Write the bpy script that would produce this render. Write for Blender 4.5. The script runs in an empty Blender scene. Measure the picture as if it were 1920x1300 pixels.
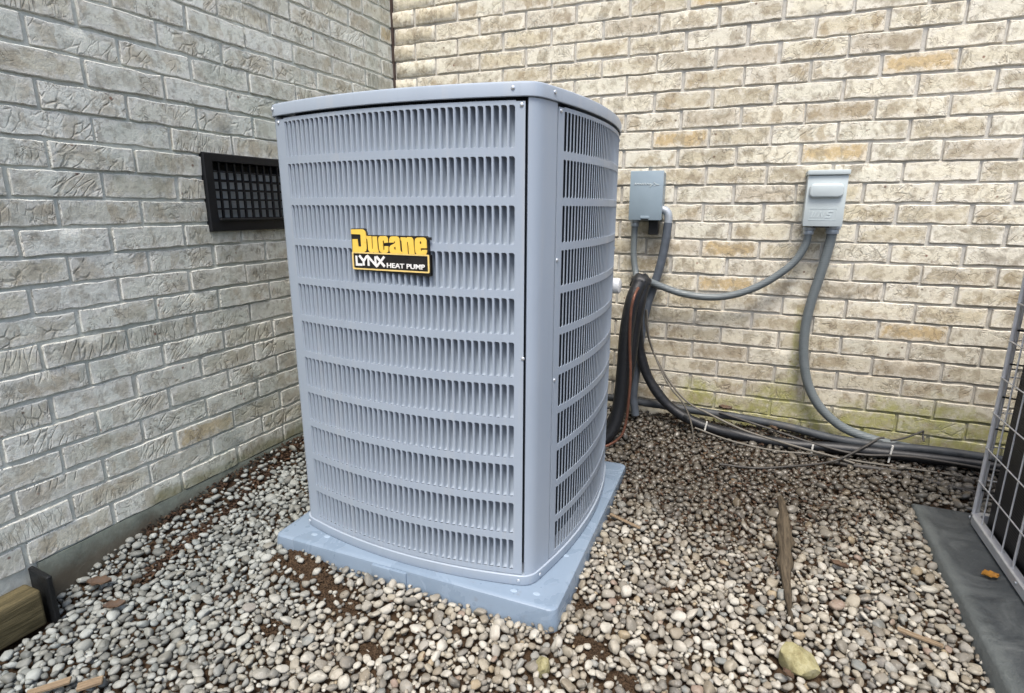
import bpy, bmesh, math, random
import numpy as np
from mathutils import Vector, Matrix, noise

rng = random.Random(7)
nrng = np.random.default_rng(11)
scene = bpy.context.scene
COL = scene.collection

# ------------------------------------------------------------------ camera
YAW, PITCH, ROLL = -0.397566, -0.240885, 0.003122
CAM = Vector((1.562, -2.338, 0.944))
fwd = Vector((math.sin(YAW) * math.cos(PITCH), math.cos(YAW) * math.cos(PITCH), math.sin(PITCH)))
rt0 = Vector((math.cos(YAW), -math.sin(YAW), 0))
up0 = rt0.cross(fwd)
rt = rt0 * math.cos(ROLL) + up0 * math.sin(ROLL)
up = up0 * math.cos(ROLL) - rt0 * math.sin(ROLL)
cd = bpy.data.cameras.new('camera')
cam = bpy.data.objects.new('camera', cd)
COL.objects.link(cam)
M = Matrix((rt, up, -fwd)).transposed().to_4x4()
M.translation = CAM
cam.matrix_world = M
cd.sensor_width = 36.0
cd.lens = 19.893
cd.clip_start = 0.02
cd.clip_end = 200
scene.camera = cam

# ------------------------------------------------------------------ light
SUN_AZ = math.radians(168)      # compass-like, measured from +Y clockwise: where the sun stands
SUN_EL = math.radians(64)
world = bpy.data.worlds.new('World')
scene.world = world
world.use_nodes = True
wn = world.node_tree
bg = wn.nodes['Background']
sky = wn.nodes.new('ShaderNodeTexSky')
sky.sky_type = 'NISHITA'
sky.sun_disc = False
sky.sun_elevation = SUN_EL
sky.sun_rotation = SUN_AZ
sky.air_density = 1.0
sky.dust_density = 4.0
sky.ozone_density = 1.0
wn.links.new(sky.outputs[0], bg.inputs[0])
bg.inputs[1].default_value = 0.115
sl = bpy.data.lights.new('sun', 'SUN')
sl.energy = 1.5
sl.angle = math.radians(20)
sl.color = (1.0, 0.96, 0.90)
sun = bpy.data.objects.new('sun', sl)
COL.objects.link(sun)
sd = Vector((math.sin(SUN_AZ) * math.cos(SUN_EL), math.cos(SUN_AZ) * math.cos(SUN_EL), math.sin(SUN_EL)))
sun.rotation_euler = sd.to_track_quat('Z', 'Y').to_euler()
sun.location = sd * 6
scene.view_settings.view_transform = 'Standard'
scene.view_settings.look = 'None'
scene.view_settings.gamma = 1.0
scene.view_settings.use_curve_mapping = False
scene.view_settings.exposure = 1.2

# ------------------------------------------------------------------ helpers
def link(o, parent=None):
    COL.objects.link(o)
    if parent is not None:
        o.parent = parent
    return o

def tag(o, label=None, cat=None, group=None, kind=None):
    if label: o['label'] = label
    if cat: o['category'] = cat
    if group: o['group'] = group
    if kind: o['kind'] = kind
    return o

def empty(name, loc=(0, 0, 0), rz=0.0, label=None, cat=None, group=None, kind=None):
    o = bpy.data.objects.new(name, None)
    o.location = loc
    o.rotation_euler = (0, 0, rz)
    o.empty_display_size = 0.05
    COL.objects.link(o)
    return tag(o, label, cat, group, kind)

def mesh_obj(name, verts, faces, mat, parent=None, smooth=False, angle=None):
    me = bpy.data.meshes.new(name)
    me.from_pydata([tuple(v) for v in verts], [], faces)
    me.update()
    bm = bmesh.new(); bm.from_mesh(me)
    bmesh.ops.recalc_face_normals(bm, faces=bm.faces)
    bm.to_mesh(me); bm.free()
    if mat: me.materials.append(mat)
    if smooth:
        me.polygons.foreach_set('use_smooth', [True] * len(me.polygons))
        if angle: me.set_sharp_from_angle(angle=math.radians(angle))
    return link(bpy.data.objects.new(name, me), parent)

def bm_obj(name, bm, mat, parent=None, smooth=True, angle=35):
    me = bpy.data.meshes.new(name)
    bmesh.ops.recalc_face_normals(bm, faces=bm.faces)
    bm.to_mesh(me); bm.free()
    if mat: me.materials.append(mat)
    if smooth:
        me.polygons.foreach_set('use_smooth', [True] * len(me.polygons))
        if angle: me.set_sharp_from_angle(angle=math.radians(angle))
    return link(bpy.data.objects.new(name, me), parent)

def bm_box(bm, x0, x1, y0, y1, z0, z1, bev=0.0, seg=2):
    r = bmesh.ops.create_cube(bm, size=1.0)
    vs = r['verts']
    for v in vs:
        v.co = Vector(((x0 + x1) / 2 + v.co.x * (x1 - x0), (y0 + y1) / 2 + v.co.y * (y1 - y0), (z0 + z1) / 2 + v.co.z * (z1 - z0)))
    if bev > 0:
        es = list({e for v in vs for e in v.link_edges})
        bmesh.ops.bevel(bm, geom=es, offset=bev, segments=seg, affect='EDGES', profile=0.5)

def box_obj(name, x0, x1, y0, y1, z0, z1, mat, parent=None, bev=0.0, seg=2):
    bm = bmesh.new()
    bm_box(bm, x0, x1, y0, y1, z0, z1, bev, seg)
    return bm_obj(name, bm, mat, parent)

def catmull(pts, n=8):
    pts = [Vector(p) for p in pts]
    P = [pts[0] * 2 - pts[1]] + pts + [pts[-1] * 2 - pts[-2]]
    out = []
    for i in range(1, len(P) - 2):
        a, b, c, d = P[i - 1], P[i], P[i + 1], P[i + 2]
        for k in range(n):
            t = k / n
            out.append(0.5 * ((2 * b) + (c - a) * t + (2 * a - 5 * b + 4 * c - d) * t * t + (3 * b - a - 3 * c + d) * t ** 3))
    out.append(pts[-1])
    return out

def tube_geo(path, rad, seg=14, caps=True, ridge=0.0, ridge_len=0.006, twist=None):
    vs, fs = [], []
    n = len(path)
    L = 0.0
    prev = None
    nx = None
    for i, p in enumerate(path):
        t = (path[min(i + 1, n - 1)] - path[max(i - 1, 0)]).normalized()
        if nx is None:
            a = Vector((0, 0, 1)) if abs(t.z) < 0.9 else Vector((1, 0, 0))
            nx = (a - t * a.dot(t)).normalized()
        else:
            nx = (nx - t * nx.dot(t)).normalized()
        ny = t.cross(nx)
        r = rad(i / (n - 1)) if callable(rad) else rad
        for k in range(seg):
            a = 2 * math.pi * k / seg
            vs.append(p + (nx * math.cos(a) + ny * math.sin(a)) * r)
    for i in range(n - 1):
        for k in range(seg):
            a, b = i * seg + k, i * seg + (k + 1) % seg
            fs.append((a, b, b + seg, a + seg))
    if caps:
        fs.append(tuple(range(seg)))
        fs.append(tuple((n - 1) * seg + k for k in range(seg)))
    return vs, fs

def tube(name, pts, rad, mat, parent=None, seg=14, n=8, smooth_path=True):
    path = catmull(pts, n) if smooth_path else [Vector(p) for p in pts]
    vs, fs = tube_geo(path, rad, seg)
    return mesh_obj(name, vs, fs, mat, parent, smooth=True, angle=50)

def cyl_obj(name, p, axis, r, h, mat, parent=None, seg=20, bev=0.0):
    bm = bmesh.new()
    bmesh.ops.create_cone(bm, cap_ends=True, segments=seg, radius1=r, radius2=r, depth=h)
    if bev:
        es = [e for e in bm.edges if any(len(f.verts) > 4 for f in e.link_faces)]
        bmesh.ops.bevel(bm, geom=es, offset=bev, segments=2, affect='EDGES', profile=0.5)
    q = Vector((0, 0, 1)).rotation_difference(Vector(axis).normalized())
    bmesh.ops.transform(bm, matrix=Matrix.Translation(Vector(p)) @ q.to_matrix().to_4x4(), verts=bm.verts)
    return bm_obj(name, bm, mat, parent)

# ------------------------------------------------------------------ node helpers
class NB:
    def __init__(self, name):
        self.m = bpy.data.materials.new(name)
        self.m.use_nodes = True
        self.t = self.m.node_tree
        self.b = self.t.nodes['Principled BSDF']
    def n(self, typ, **kw):
        nd = self.t.nodes.new(typ)
        for k, v in kw.items():
            if k.startswith('_'):
                setattr(nd, k[1:], v)
            else:
                key = int(k[1:]) if k[0] == 'i' and k[1:].isdigit() else k
                self.put(nd.inputs[key], v)
        return nd
    def put(self, sock, v):
        if isinstance(v, bpy.types.NodeSocket):
            self.t.links.new(v, sock)
        else:
            sock.default_value = v
    def math(self, op, a, b=0.0, c=None, clamp=False):
        nd = self.n('ShaderNodeMath', _operation=op, _use_clamp=clamp)
        self.put(nd.inputs[0], a)
        if op not in ('FRACT', 'ABSOLUTE', 'SINE', 'FLOOR', 'ROUND'): self.put(nd.inputs[1], b)
        if c is not None: self.put(nd.inputs[2], c)
        return nd.outputs[0]
    def noise(self, vec, scale, detail=3.0, rough=0.55, dist=0.0, out=0):
        nd = self.n('ShaderNodeTexNoise', Scale=scale, Detail=detail, Roughness=rough, Distortion=dist)
        if vec is not None: self.put(nd.inputs['Vector'], vec)
        return nd.outputs[out]
    def ramp(self, fac, stops, interp='LINEAR'):
        nd = self.n('ShaderNodeValToRGB')
        cr = nd.color_ramp
        cr.interpolation = interp
        while len(cr.elements) > 1: cr.elements.remove(cr.elements[0])
        for i, (p, c) in enumerate(stops):
            e = cr.elements[0] if i == 0 else cr.elements.new(p)
            e.position = p
            e.color = (*c, 1) if len(c) == 3 else c
        self.put(nd.inputs[0], fac)
        return nd.outputs[0]
    def sstep(self, v, a, b, to0=0.0, to1=1.0):
        nd = self.n('ShaderNodeMapRange', _interpolation_type='SMOOTHSTEP')
        self.put(nd.inputs[0], v)
        for i, q in zip((1, 2, 3, 4), (a, b, to0, to1)): self.put(nd.inputs[i], q)
        return nd.outputs[0]
    def mix(self, fac, a, b, mode='MIX'):
        nd = self.n('ShaderNodeMix', _data_type='RGBA', _blend_type=mode)
        self.put(nd.inputs[0], fac)
        for s, v in ((6, a), (7, b)):
            if isinstance(v, tuple) and len(v) == 3: v = (*v, 1)
            self.put(nd.inputs[s], v)
        return nd.outputs[2]
    def bump(self, h, strength=0.4, dist=0.004, normal=None):
        nd = self.n('ShaderNodeBump', Strength=strength, Distance=dist)
        self.put(nd.inputs['Height'], h)
        if normal is not None: self.put(nd.inputs['Normal'], normal)
        return nd.outputs[0]
    def vadd(self, a, b):
        nd = self.n('ShaderNodeVectorMath', _operation='ADD')
        self.put(nd.inputs[0], a); self.put(nd.inputs[1], b)
        return nd.outputs[0]
    def sep(self, v):
        nd = self.n('ShaderNodeSeparateXYZ'); self.put(nd.inputs[0], v)
        return nd.outputs
    def comb(self, x=0.0, y=0.0, z=0.0):
        nd = self.n('ShaderNodeCombineXYZ')
        for i, v in enumerate((x, y, z)): self.put(nd.inputs[i], v)
        return nd.outputs[0]
    def objco(self): return self.n('ShaderNodeTexCoord').outputs['Object']
    def pos(self): return self.n('ShaderNodeNewGeometry').outputs['Position']
    def rnd(self):
        a = self.n('ShaderNodeObjectInfo').outputs['Random']
        b = self.n('ShaderNodeNewGeometry').outputs['Random Per Island']
        return self.math('FRACT', self.math('ADD', a, b))
    def done(self, color=None, rough=None, metal=None, normal=None, spec=None):
        if color is not None: self.put(self.b.inputs['Base Color'], (*color, 1) if isinstance(color, tuple) and len(color) == 3 else color)
        if rough is not None: self.put(self.b.inputs['Roughness'], rough)
        if metal is not None: self.put(self.b.inputs['Metallic'], metal)
        if normal is not None: self.put(self.b.inputs['Normal'], normal)
        if spec is not None: self.put(self.b.inputs['Specular IOR Level'], spec)
        return self.m

def simple(name, col, rough=0.5, metal=0.0, var=0.12, scale=30.0, bump=0.0, bscale=200.0, spec=0.5, dirt=0.0):
    b = NB(name)
    co = b.objco()
    n1 = b.noise(co, scale, 4, 0.6)
    lo = tuple(c * (1 - var) for c in col); hi = tuple(min(1, c * (1 + var)) for c in col)
    c = b.ramp(n1, [(0.3, lo), (0.7, hi)])
    if dirt > 0:
        d = b.sstep(b.noise(co, 9.0, 6, 0.7, 0.4), 0.52, 0.75)
        c = b.mix(b.math('MULTIPLY', d, dirt), c, (0.09, 0.075, 0.055))
    r = b.sstep(b.noise(co, scale * 2, 3), 0.3, 0.7, rough - 0.08, rough + 0.08)
    nm = b.bump(b.noise(co, bscale, 2), bump, 0.001) if bump else None
    return b.done(c, r, metal, nm, spec)

def moss_mix(b, col, wall):
    """moss and brown tint low on the brickwork; painted light cast on the left"""
    p = b.pos()
    x, y, z = b.sep(p)
    n1 = b.noise(p, 5.0, 5, 0.65, 0.3)
    n2 = b.noise(p, 28.0, 4, 0.7)
    if wall == 'back':
        low = b.sstep(z, 0.15, 0.40, 1.0, 0.0)
        xr = b.sstep(x, 1.25, 1.42)
        m = b.math('MULTIPLY', low, xr)
        m = b.sstep(b.math('ADD', m, b.math('MULTIPLY', b.math('SUBTRACT', n1, 0.5), 2.3)), 0.40, 0.95)
        dx = b.math('ABSOLUTE', b.math('SUBTRACT', b.math('ADD', x, b.math('MULTIPLY', n1, 0.02)), 1.763))
        st = b.math('MULTIPLY', b.sstep(dx, 0.012, 0.028, 1.0, 0.0), b.math('MULTIPLY', b.sstep(z, 0.62, 0.5), b.sstep(n2, 0.3, 0.5)))
        m = b.math('MAXIMUM', m, b.math('MULTIPLY', st, 0.75))
        m = b.math('MULTIPLY', m, b.sstep(n2, 0.32, 0.62, 0.25, 1.0))
        col = b.mix(b.math('MULTIPLY', m, 0.86), col, b.mix(n2, (0.19, 0.215, 0.035), (0.45, 0.44, 0.14)))
        # grey-brown tint over the lower wall, fading out at knee height
        low_tint = b.math('MULTIPLY', b.sstep(b.math('ADD', z, b.math('MULTIPLY', b.math('SUBTRACT', n1, 0.5), 0.35)), 0.34, 0.62, 1.0, 0.0), 0.26)
        col = b.mix(low_tint, col, (0.17, 0.14, 0.10))
    else:
        low = b.sstep(z, 0.09, 0.17, 1.0, 0.0)
        m = b.math('MULTIPLY', low, b.sstep(y, -1.5, -1.3))
        m = b.sstep(b.math('ADD', m, b.math('MULTIPLY', b.math('SUBTRACT', n1, 0.5), 1.5)), 0.6, 1.0)
        col = b.mix(b.math('MULTIPLY', m, 0.7), col, b.mix(n2, (0.10, 0.11, 0.03), (0.24, 0.22, 0.10)))
        cool_cast = b.math('MULTIPLY', b.sstep(b.noise(p, 3.3, 5, 0.65, 0.4), 0.48, 0.72), 0.33)  # patches of the left wall's cool light cast, painted over the surface
        col = b.mix(cool_cast, col, (0.27, 0.33, 0.28))
    return col

def brick_material(name, wall):
    b = NB(name)
    rnd = b.rnd()
    co0 = b.objco()
    off = b.comb(b.math('MULTIPLY', rnd, 37.0), b.math('MULTIPLY', rnd, 17.0), b.math('MULTIPLY', rnd, 53.0))
    co = b.vadd(co0, off)
    if wall == 'back':
        pal = [(0.0, (0.628, 0.586, 0.457)), (0.16, (0.693, 0.653, 0.522)), (0.30, (0.541, 0.492, 0.370)), (0.44, (0.661, 0.630, 0.518)), (0.58, (0.585, 0.530, 0.392)),
               (0.70, (0.661, 0.637, 0.522)), (0.82, (0.509, 0.458, 0.359)), (0.90, (0.596, 0.558, 0.457)), (0.96, (0.531, 0.414, 0.239))]
    else:  # same brick: cool sky cast and extra brightness painted into its palette
        pal = [(0.0, (0.624, 0.643, 0.569)), (0.16, (0.665, 0.692, 0.618)), (0.30, (0.551, 0.561, 0.487)), (0.44, (0.645, 0.671, 0.601)), (0.58, (0.592, 0.588, 0.492)),
               (0.70, (0.676, 0.704, 0.644)), (0.82, (0.519, 0.528, 0.464)), (0.92, (0.624, 0.632, 0.558)), (0.965, (0.540, 0.462, 0.305))]
    col = b.ramp(rnd, pal, 'CONSTANT')
    # upright bands where the clay was folded in the mould
    bandx = b.math('ADD', b.math('MULTIPLY', b.sep(co)[0], 26.0), b.math('MULTIPLY', b.noise(co, 14.0, 2), 1.8))
    band = b.n('ShaderNodeTexWhiteNoise', _noise_dimensions='1D')
    b.put(band.inputs['W'], b.math('FLOOR', bandx))
    bandv = band.outputs['Value']
    blot = b.noise(co, 13.0, 5, 0.62, 0.5)
    bl = b.sstep(b.math('ADD', blot, b.math('MULTIPLY', bandv, 0.20)), 0.55, 0.70)
    tint = b.ramp(b.math('FRACT', b.math('MULTIPLY', rnd, 7.3)), [(0.0, (0.33, 0.26, 0.155)), (0.35, (0.33, 0.30, 0.225)), (0.7, (0.36, 0.285, 0.18)), (1.0, (0.30, 0.27, 0.21))])
    col = b.mix(b.math('MULTIPLY', bl, 0.70 if wall == 'back' else 0.46), col, tint)
    # whitish lime on arrises and ridges
    edge = b.n('ShaderNodeAttribute', _attribute_name='arris').outputs['Fac']
    lime = b.math('MULTIPLY', b.sstep(b.math('ADD', b.math('MULTIPLY', edge, 0.55), b.noise(co, 38.0, 4, 0.7)), 0.66, 0.92), 0.62)
    col = b.mix(lime, col, (0.74, 0.71, 0.62) if wall == 'back' else (0.74, 0.75, 0.70))
    # creases: stretched cells at a slant that differs brick to brick
    mp = b.n('ShaderNodeMapping', _vector_type='TEXTURE')
    b.put(mp.inputs['Vector'], b.vadd(co, b.n('ShaderNodeVectorMath', _operation='SCALE', i0=b.noise(co, 22.0, 2, out=1), Scale=0.014 if wall == 'left' else 0.022).outputs[0]))
    b.put(mp.inputs['Rotation'], b.comb(0.0, b.math('ADD', -0.25, b.math('MULTIPLY', b.math('FRACT', b.math('MULTIPLY', rnd, 3.7)), 1.15)), 0.0))
    b.put(mp.inputs['Scale'], b.comb(b.math('ADD', 0.011, b.math('MULTIPLY', b.math('FRACT', b.math('MULTIPLY', rnd, 23.1)), 0.018)), 0.03, b.math('ADD', 0.035, b.math('MULTIPLY', b.math('FRACT', b.math('MULTIPLY', rnd, 31.7)), 0.05))))
    vo = b.n('ShaderNodeTexVoronoi', _feature='DISTANCE_TO_EDGE', Scale=1.0)
    b.put(vo.inputs['Vector'], mp.outputs[0])
    vmask = b.sstep(b.noise(co, 15.0, 3), 0.44 if wall == 'left' else 0.50, 0.62)
    vmask = b.math('MULTIPLY', vmask, b.sstep(b.math('FRACT', b.math('MULTIPLY', rnd, 11.3)), 0.10, 0.75, 0.12, 1.0))
    crease = b.math('MULTIPLY', b.sstep(vo.outputs['Distance'], 0.0, 0.13, 1.0, 0.0), vmask)
    col = b.mix(b.math('MULTIPLY', crease, 0.34), col, (0.20, 0.17, 0.12))
    vn = b.noise(co, 26.0, 3, 0.55, 0.9)
    vein = b.sstep(b.math('ABSOLUTE', b.math('SUBTRACT', vn, 0.5)), 0.0, 0.030, 1.0, 0.0)
    vein = b.math('MULTIPLY', vein, b.sstep(b.noise(co, 11.0, 2), 0.52 if wall == 'left' else 0.42, 0.62))
    col = b.mix(b.math('MULTIPLY', vein, 0.40), col, (0.17, 0.14, 0.10))
    mot = b.noise(co, 46.0, 4, 0.65, 0.3)
    col = b.mix(b.sstep(mot, 0.50, 0.66, 0.0, 0.52), col, (0.25, 0.205, 0.145) if wall == 'back' else (0.26, 0.245, 0.205))
    col = b.mix(b.sstep(mot, 0.30, 0.46, 0.45, 0.0), col, (0.74, 0.71, 0.61) if wall == 'back' else (0.68, 0.68, 0.63))
    fine = b.noise(co, 120.0, 4, 0.7)
    col = b.mix(b.sstep(fine, 0.58, 0.78, 0.0, 0.35), col, (0.24, 0.20, 0.15))
    col = b.mix(b.sstep(fine, 0.22, 0.42, 0.30, 0.0), col, (0.72, 0.69, 0.60))
    # pits and rust specks
    pit = b.n('ShaderNodeTexVoronoi', _feature='F1', Scale=21.0)
    b.put(pit.inputs['Vector'], co)
    pz = b.math('MULTIPLY', b.sstep(pit.outputs['Distance'], 0.05, 0.12, 1.0, 0.0), b.math('GREATER_THAN', b.sep(pit.outputs['Color'])[0], 0.76))
    col = b.mix(b.math('MULTIPLY', pz, 0.8), col, b.mix(b.sep(pit.outputs['Color'])[1], (0.19, 0.06, 0.035), (0.10, 0.075, 0.05)))
    col = moss_mix(b, col, wall)
    h = b.math('SUBTRACT', b.math('ADD', b.math('MULTIPLY', b.noise(co, 20.0, 4, 0.6, 0.5), 0.7), b.math('MULTIPLY', b.noise(co, 110.0, 5, 0.75), 0.50)), b.math('ADD', b.math('MULTIPLY', crease, 0.66 if wall == 'left' else 0.34), b.math('MULTIPLY', vein, 0.30)))
    nm = b.bump(h, 0.75 if wall == 'left' else 0.6, 0.0070)
    return b.done(col, 0.88, 0.0, nm, 0.25)

def mortar_material(name, wall):
    b = NB(name)
    p = b.pos()
    n = b.noise(p, 42.0, 5, 0.7)
    if wall == 'back':
        c = b.ramp(n, [(0.3, (0.40, 0.39, 0.355)), (0.7, (0.56, 0.545, 0.50))])
    else:  # same mortar, with the left wall's cool light cast painted in
        c = b.ramp(n, [(0.3, (0.46, 0.485, 0.44)), (0.7, (0.62, 0.645, 0.59))])
    c = b.mix(b.sstep(b.noise(p, 7.0, 5, 0.65, 0.5), 0.5, 0.7, 0.0, 0.5), c, (0.27, 0.25, 0.21))
    c = moss_mix(b, c, wall)
    nm = b.bump(b.noise(p, 260.0, 4, 0.7), 0.6, 0.002)
    nm = b.bump(b.noise(p, 30.0, 3), 0.5, 0.006, nm)
    return b.done(c, 0.95, 0.0, nm, 0.2)

MAT = {}
MAT['brick_back'] = brick_material('cream_brick', 'back')
MAT['brick_left'] = brick_material('cream_brick_cool_cast', 'left')
MAT['mortar_back'] = mortar_material('mortar_warm', 'back')
MAT['mortar_left'] = mortar_material('mortar_cool_cast', 'left')
MAT['caulk'] = simple('brown_sealant', (0.055, 0.035, 0.026), 0.6, var=0.25, bump=0.4)

def paint_material(name, col, rough=0.42, peel=0.12):
    b = NB(name)
    co = b.objco()
    c = b.mix(b.noise(co, 4.0, 4, 0.6), tuple(x * 0.95 for x in col), tuple(x * 1.05 for x in col))
    smp = b.n('ShaderNodeMapping'); b.put(smp.inputs[0], co); smp.inputs['Scale'].default_value = (45, 45, 1.6)
    stk = b.noise(smp.outputs[0], 1.0, 4, 0.6)
    c = b.mix(b.sstep(stk, 0.52, 0.72, 0.0, 0.16), c, (0.46, 0.46, 0.44))
    c = b.mix(b.sstep(stk, 0.26, 0.44, 0.12, 0.0), c, (0.16, 0.18, 0.20))
    dust = b.sstep(b.noise(co, 55.0, 5, 0.75), 0.56, 0.8, 0.0, 0.10)
    c = b.mix(dust, c, (0.50, 0.48, 0.43))
    r = b.sstep(b.noise(co, 16.0, 4), 0.3, 0.7, rough - 0.06, rough + 0.10)
    nm = b.bump(b.noise(co, 650.0, 2), peel, 0.0006)
    return b.done(c, r, 0.0, nm, 0.5)
MAT['paint'] = paint_material('grey_enamel', (0.315, 0.372, 0.445))
MAT['paint_band'] = paint_material('grey_enamel_trim', (0.33, 0.388, 0.46), 0.36)
MAT['screw'] = simple('zinc_screw', (0.62, 0.66, 0.70), 0.3, 0.7, 0.1)
def coil_material(name, col, vertical=True):
    b = NB(name)
    x, y, z = b.sep(b.objco())
    s = b.math('ADD', x, y) if vertical else z
    w = b.math('SINE', b.math('MULTIPLY', s, 1300.0 if vertical else 900.0))
    w = b.math('ADD', b.math('MULTIPLY', w, 0.5), 0.5)
    n = b.noise(b.objco(), 35.0, 4, 0.7)
    c = b.mix(w, tuple(k * 0.35 for k in col), col)
    c = b.mix(b.sstep(n, 0.5, 0.8, 0.0, 0.5), c, (0.03, 0.03, 0.03))
    return b.done(c, 0.5, 0.35, b.bump(w, 0.5, 0.002), 0.4)
MAT['coil'] = coil_material('coil_fins', (0.055, 0.072, 0.095), True)
MAT['coil_black'] = coil_material('dark_coil_fins', (0.022, 0.022, 0.025), False)
MAT['black_plastic'] = simple('black_plastic', (0.008, 0.009, 0.010), 0.5, var=0.3, bump=0.25, spec=0.3, dirt=0.04)
MAT['black_frame'] = simple('black_vent_plastic', (0.007, 0.008, 0.010), 0.5, var=0.25, bump=0.15, spec=0.25)
MAT['vent_back'] = simple('grey_damper', (0.36, 0.40, 0.42), 0.6, var=0.25, scale=14)
MAT['yellow'] = simple('yellow_enamel', (0.86, 0.58, 0.10), 0.35, var=0.06)
MAT['badge_trim'] = simple('pale_gold_trim', (0.80, 0.60, 0.22), 0.35, var=0.06)
MAT['white_ink'] = simple('white_enamel', (0.82, 0.82, 0.80), 0.4, var=0.04)
MAT['badge_black'] = simple('black_badge', (0.012, 0.011, 0.011), 0.35, var=0.15)
MAT['box_grey'] = simple('grey_box_paint', (0.25, 0.32, 0.37), 0.42, var=0.06, scale=8, bump=0.05)
MAT['box_pale'] = simple('pale_grey_box_paint', (0.47, 0.53, 0.54), 0.45, var=0.06, scale=8, bump=0.06)
def conduit_material():
    b = NB('grey_conduit')
    co = b.objco()
    n = b.noise(co, 30, 4, 0.65)
    c = b.mix(n, (0.105, 0.125, 0.13), (0.155, 0.178, 0.185))
    z = b.sep(co)[2]
    w = b.math('SINE', b.math('MULTIPLY', z, 1000.0))
    return b.done(c, 0.45, 0.0, b.bump(w, 0.22, 0.0012), 0.5)
MAT['conduit'] = conduit_material()
MAT['conduit_dark'] = simple('dark_conduit', (0.075, 0.09, 0.11), 0.5, var=0.2)
MAT['fitting'] = simple('cast_fitting', (0.36, 0.40, 0.44), 0.38, 0.25, var=0.15)
def wrap_material():
    b = NB('black_pipe_wrap')
    co = b.objco()
    x, y, z = b.sep(co)
    w = b.math('SINE', b.math('MULTIPLY', b.math('ADD', z, b.math('MULTIPLY', b.noise(co, 22, 3), 0.03)), 330.0))
    n = b.noise(co, 60, 5, 0.7)
    c = b.mix(n, (0.005, 0.006, 0.008), (0.015, 0.017, 0.021))
    c = b.mix(b.sstep(b.noise(co, 14, 5, 0.7), 0.58, 0.8, 0, 0.25), c, (0.07, 0.06, 0.045))
    return b.done(c, 0.48, 0.0, b.bump(b.math('ADD', b.math('MULTIPLY', w, 0.10), n), 0.35, 0.003), 0.5)
MAT['wrap'] = wrap_material()
MAT['old_pipe'] = simple('weathered_grey_pipe', (0.036, 0.042, 0.048), 0.6, var=0.35, scale=22, bump=0.3, dirt=0.4)
MAT['copper'] = simple('aged_copper', (0.17, 0.075, 0.05), 0.5, 0.5, var=0.3)
MAT['wire_dark'] = simple('dark_cable', (0.045, 0.042, 0.038), 0.6, var=0.3)
MAT['wire_grey'] = simple('grey_brown_cable', (0.13, 0.12, 0.10), 0.6, var=0.3)
MAT['stake'] = simple('white_plastic_tie', (0.62, 0.62, 0.58), 0.5, var=0.1)
MAT['pvc'] = simple('white_pvc', (0.72, 0.74, 0.75), 0.3, var=0.04)
def pad_material():
    b = NB('blue_grey_pad_plastic')
    p = b.objco()
    c = b.mix(b.noise(p, 7.0, 5, 0.6), (0.18, 0.24, 0.315), (0.225, 0.29, 0.37))
    wet = b.sstep(b.noise(p, 8.5, 4, 0.55, 0.7), 0.52, 0.60)
    drip = b.n('ShaderNodeTexVoronoi', _feature='F1', Scale=26.0)
    b.put(drip.inputs['Vector'], p)
    dr = b.math('MULTIPLY', b.sstep(drip.outputs['Distance'], 0.16, 0.22, 1.0, 0.0), b.math('GREATER_THAN', b.sep(drip.outputs['Color'])[1], 0.8))
    wet = b.math('MAXIMUM', wet, dr)
    c = b.mix(b.math('MULTIPLY', wet, 0.30), c, (0.13, 0.18, 0.24))
    c = b.mix(b.sstep(b.noise(p, 40, 5, 0.75), 0.58, 0.75, 0, 0.35), c, (0.14, 0.12, 0.10))
    r = b.math('SUBTRACT', 0.40, b.math('MULTIPLY', wet, 0.28))
    return b.done(c, r, 0.0, b.bump(b.noise(p, 300, 3), 0.15, 0.001), 0.5)
MAT['pad'] = pad_material()
def slab_material():
    b = NB('damp_dark_concrete')
    p = b.objco()
    n = b.noise(p, 6.0, 6, 0.7, 1.0)
    c = b.ramp(n, [(0.28, (0.028, 0.033, 0.037)), (0.5, (0.060, 0.069, 0.074)), (0.72, (0.135, 0.148, 0.148))])
    c = b.mix(b.sstep(b.noise(p, 70, 4, 0.75), 0.55, 0.8, 0, 0.5), c, (0.16, 0.165, 0.155))
    c = b.mix(b.math('MULTIPLY', b.sstep(b.math('ADD', b.sep(p)[0], b.math('MULTIPLY', b.noise(p, 12, 5, 0.7), 0.06)), 0.075, 0.035), 0.5), c, (0.15, 0.17, 0.165))
    r = b.sstep(n, 0.3, 0.7, 0.35, 0.75)
    return b.done(c, r, 0.0, b.bump(b.noise(p, 75, 6, 0.75), 0.8, 0.005), 0.45)
MAT['slab'] = slab_material()
def footing_material():
    b = NB('footing_concrete')
    p = b.pos()
    n = b.noise(p, 9.0, 6, 0.7, 0.4)
    c = b.ramp(n, [(0.3, (0.085, 0.10, 0.088)), (0.6, (0.17, 0.195, 0.17)), (0.8, (0.25, 0.265, 0.235))])
    z = b.sep(p)[2]
    splash = b.sstep(b.math('ADD', z, b.math('MULTIPLY', b.noise(p, 14.0, 5, 0.7), -0.12)), -0.05, 0.03, 0.75, 0.0)
    c = b.mix(splash, c, (0.075, 0.055, 0.036))
    return b.done(c, 0.9, 0.0, b.bump(b.noise(p, 130, 5, 0.7), 0.5, 0.004), 0.25)
MAT['footing'] = footing_material()
def wood_material(name, a, c2, scale=(4, 60, 60), rough=0.7):
    b = NB(name)
    mp = b.n('ShaderNodeMapping'); b.put(mp.inputs[0], b.objco()); mp.inputs['Scale'].default_value = scale
    n = b.noise(mp.outputs[0], 1.6, 6, 0.65, 1.2)
    c = b.mix(b.sstep(n, 0.3, 0.7), a, c2)
    return b.done(c, rough, 0.0, b.bump(n, 0.6, 0.004), 0.3)
MAT['timber'] = wood_material('treated_timber', (0.055, 0.046, 0.022), (0.155, 0.128, 0.066), (60, 4, 60))
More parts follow.
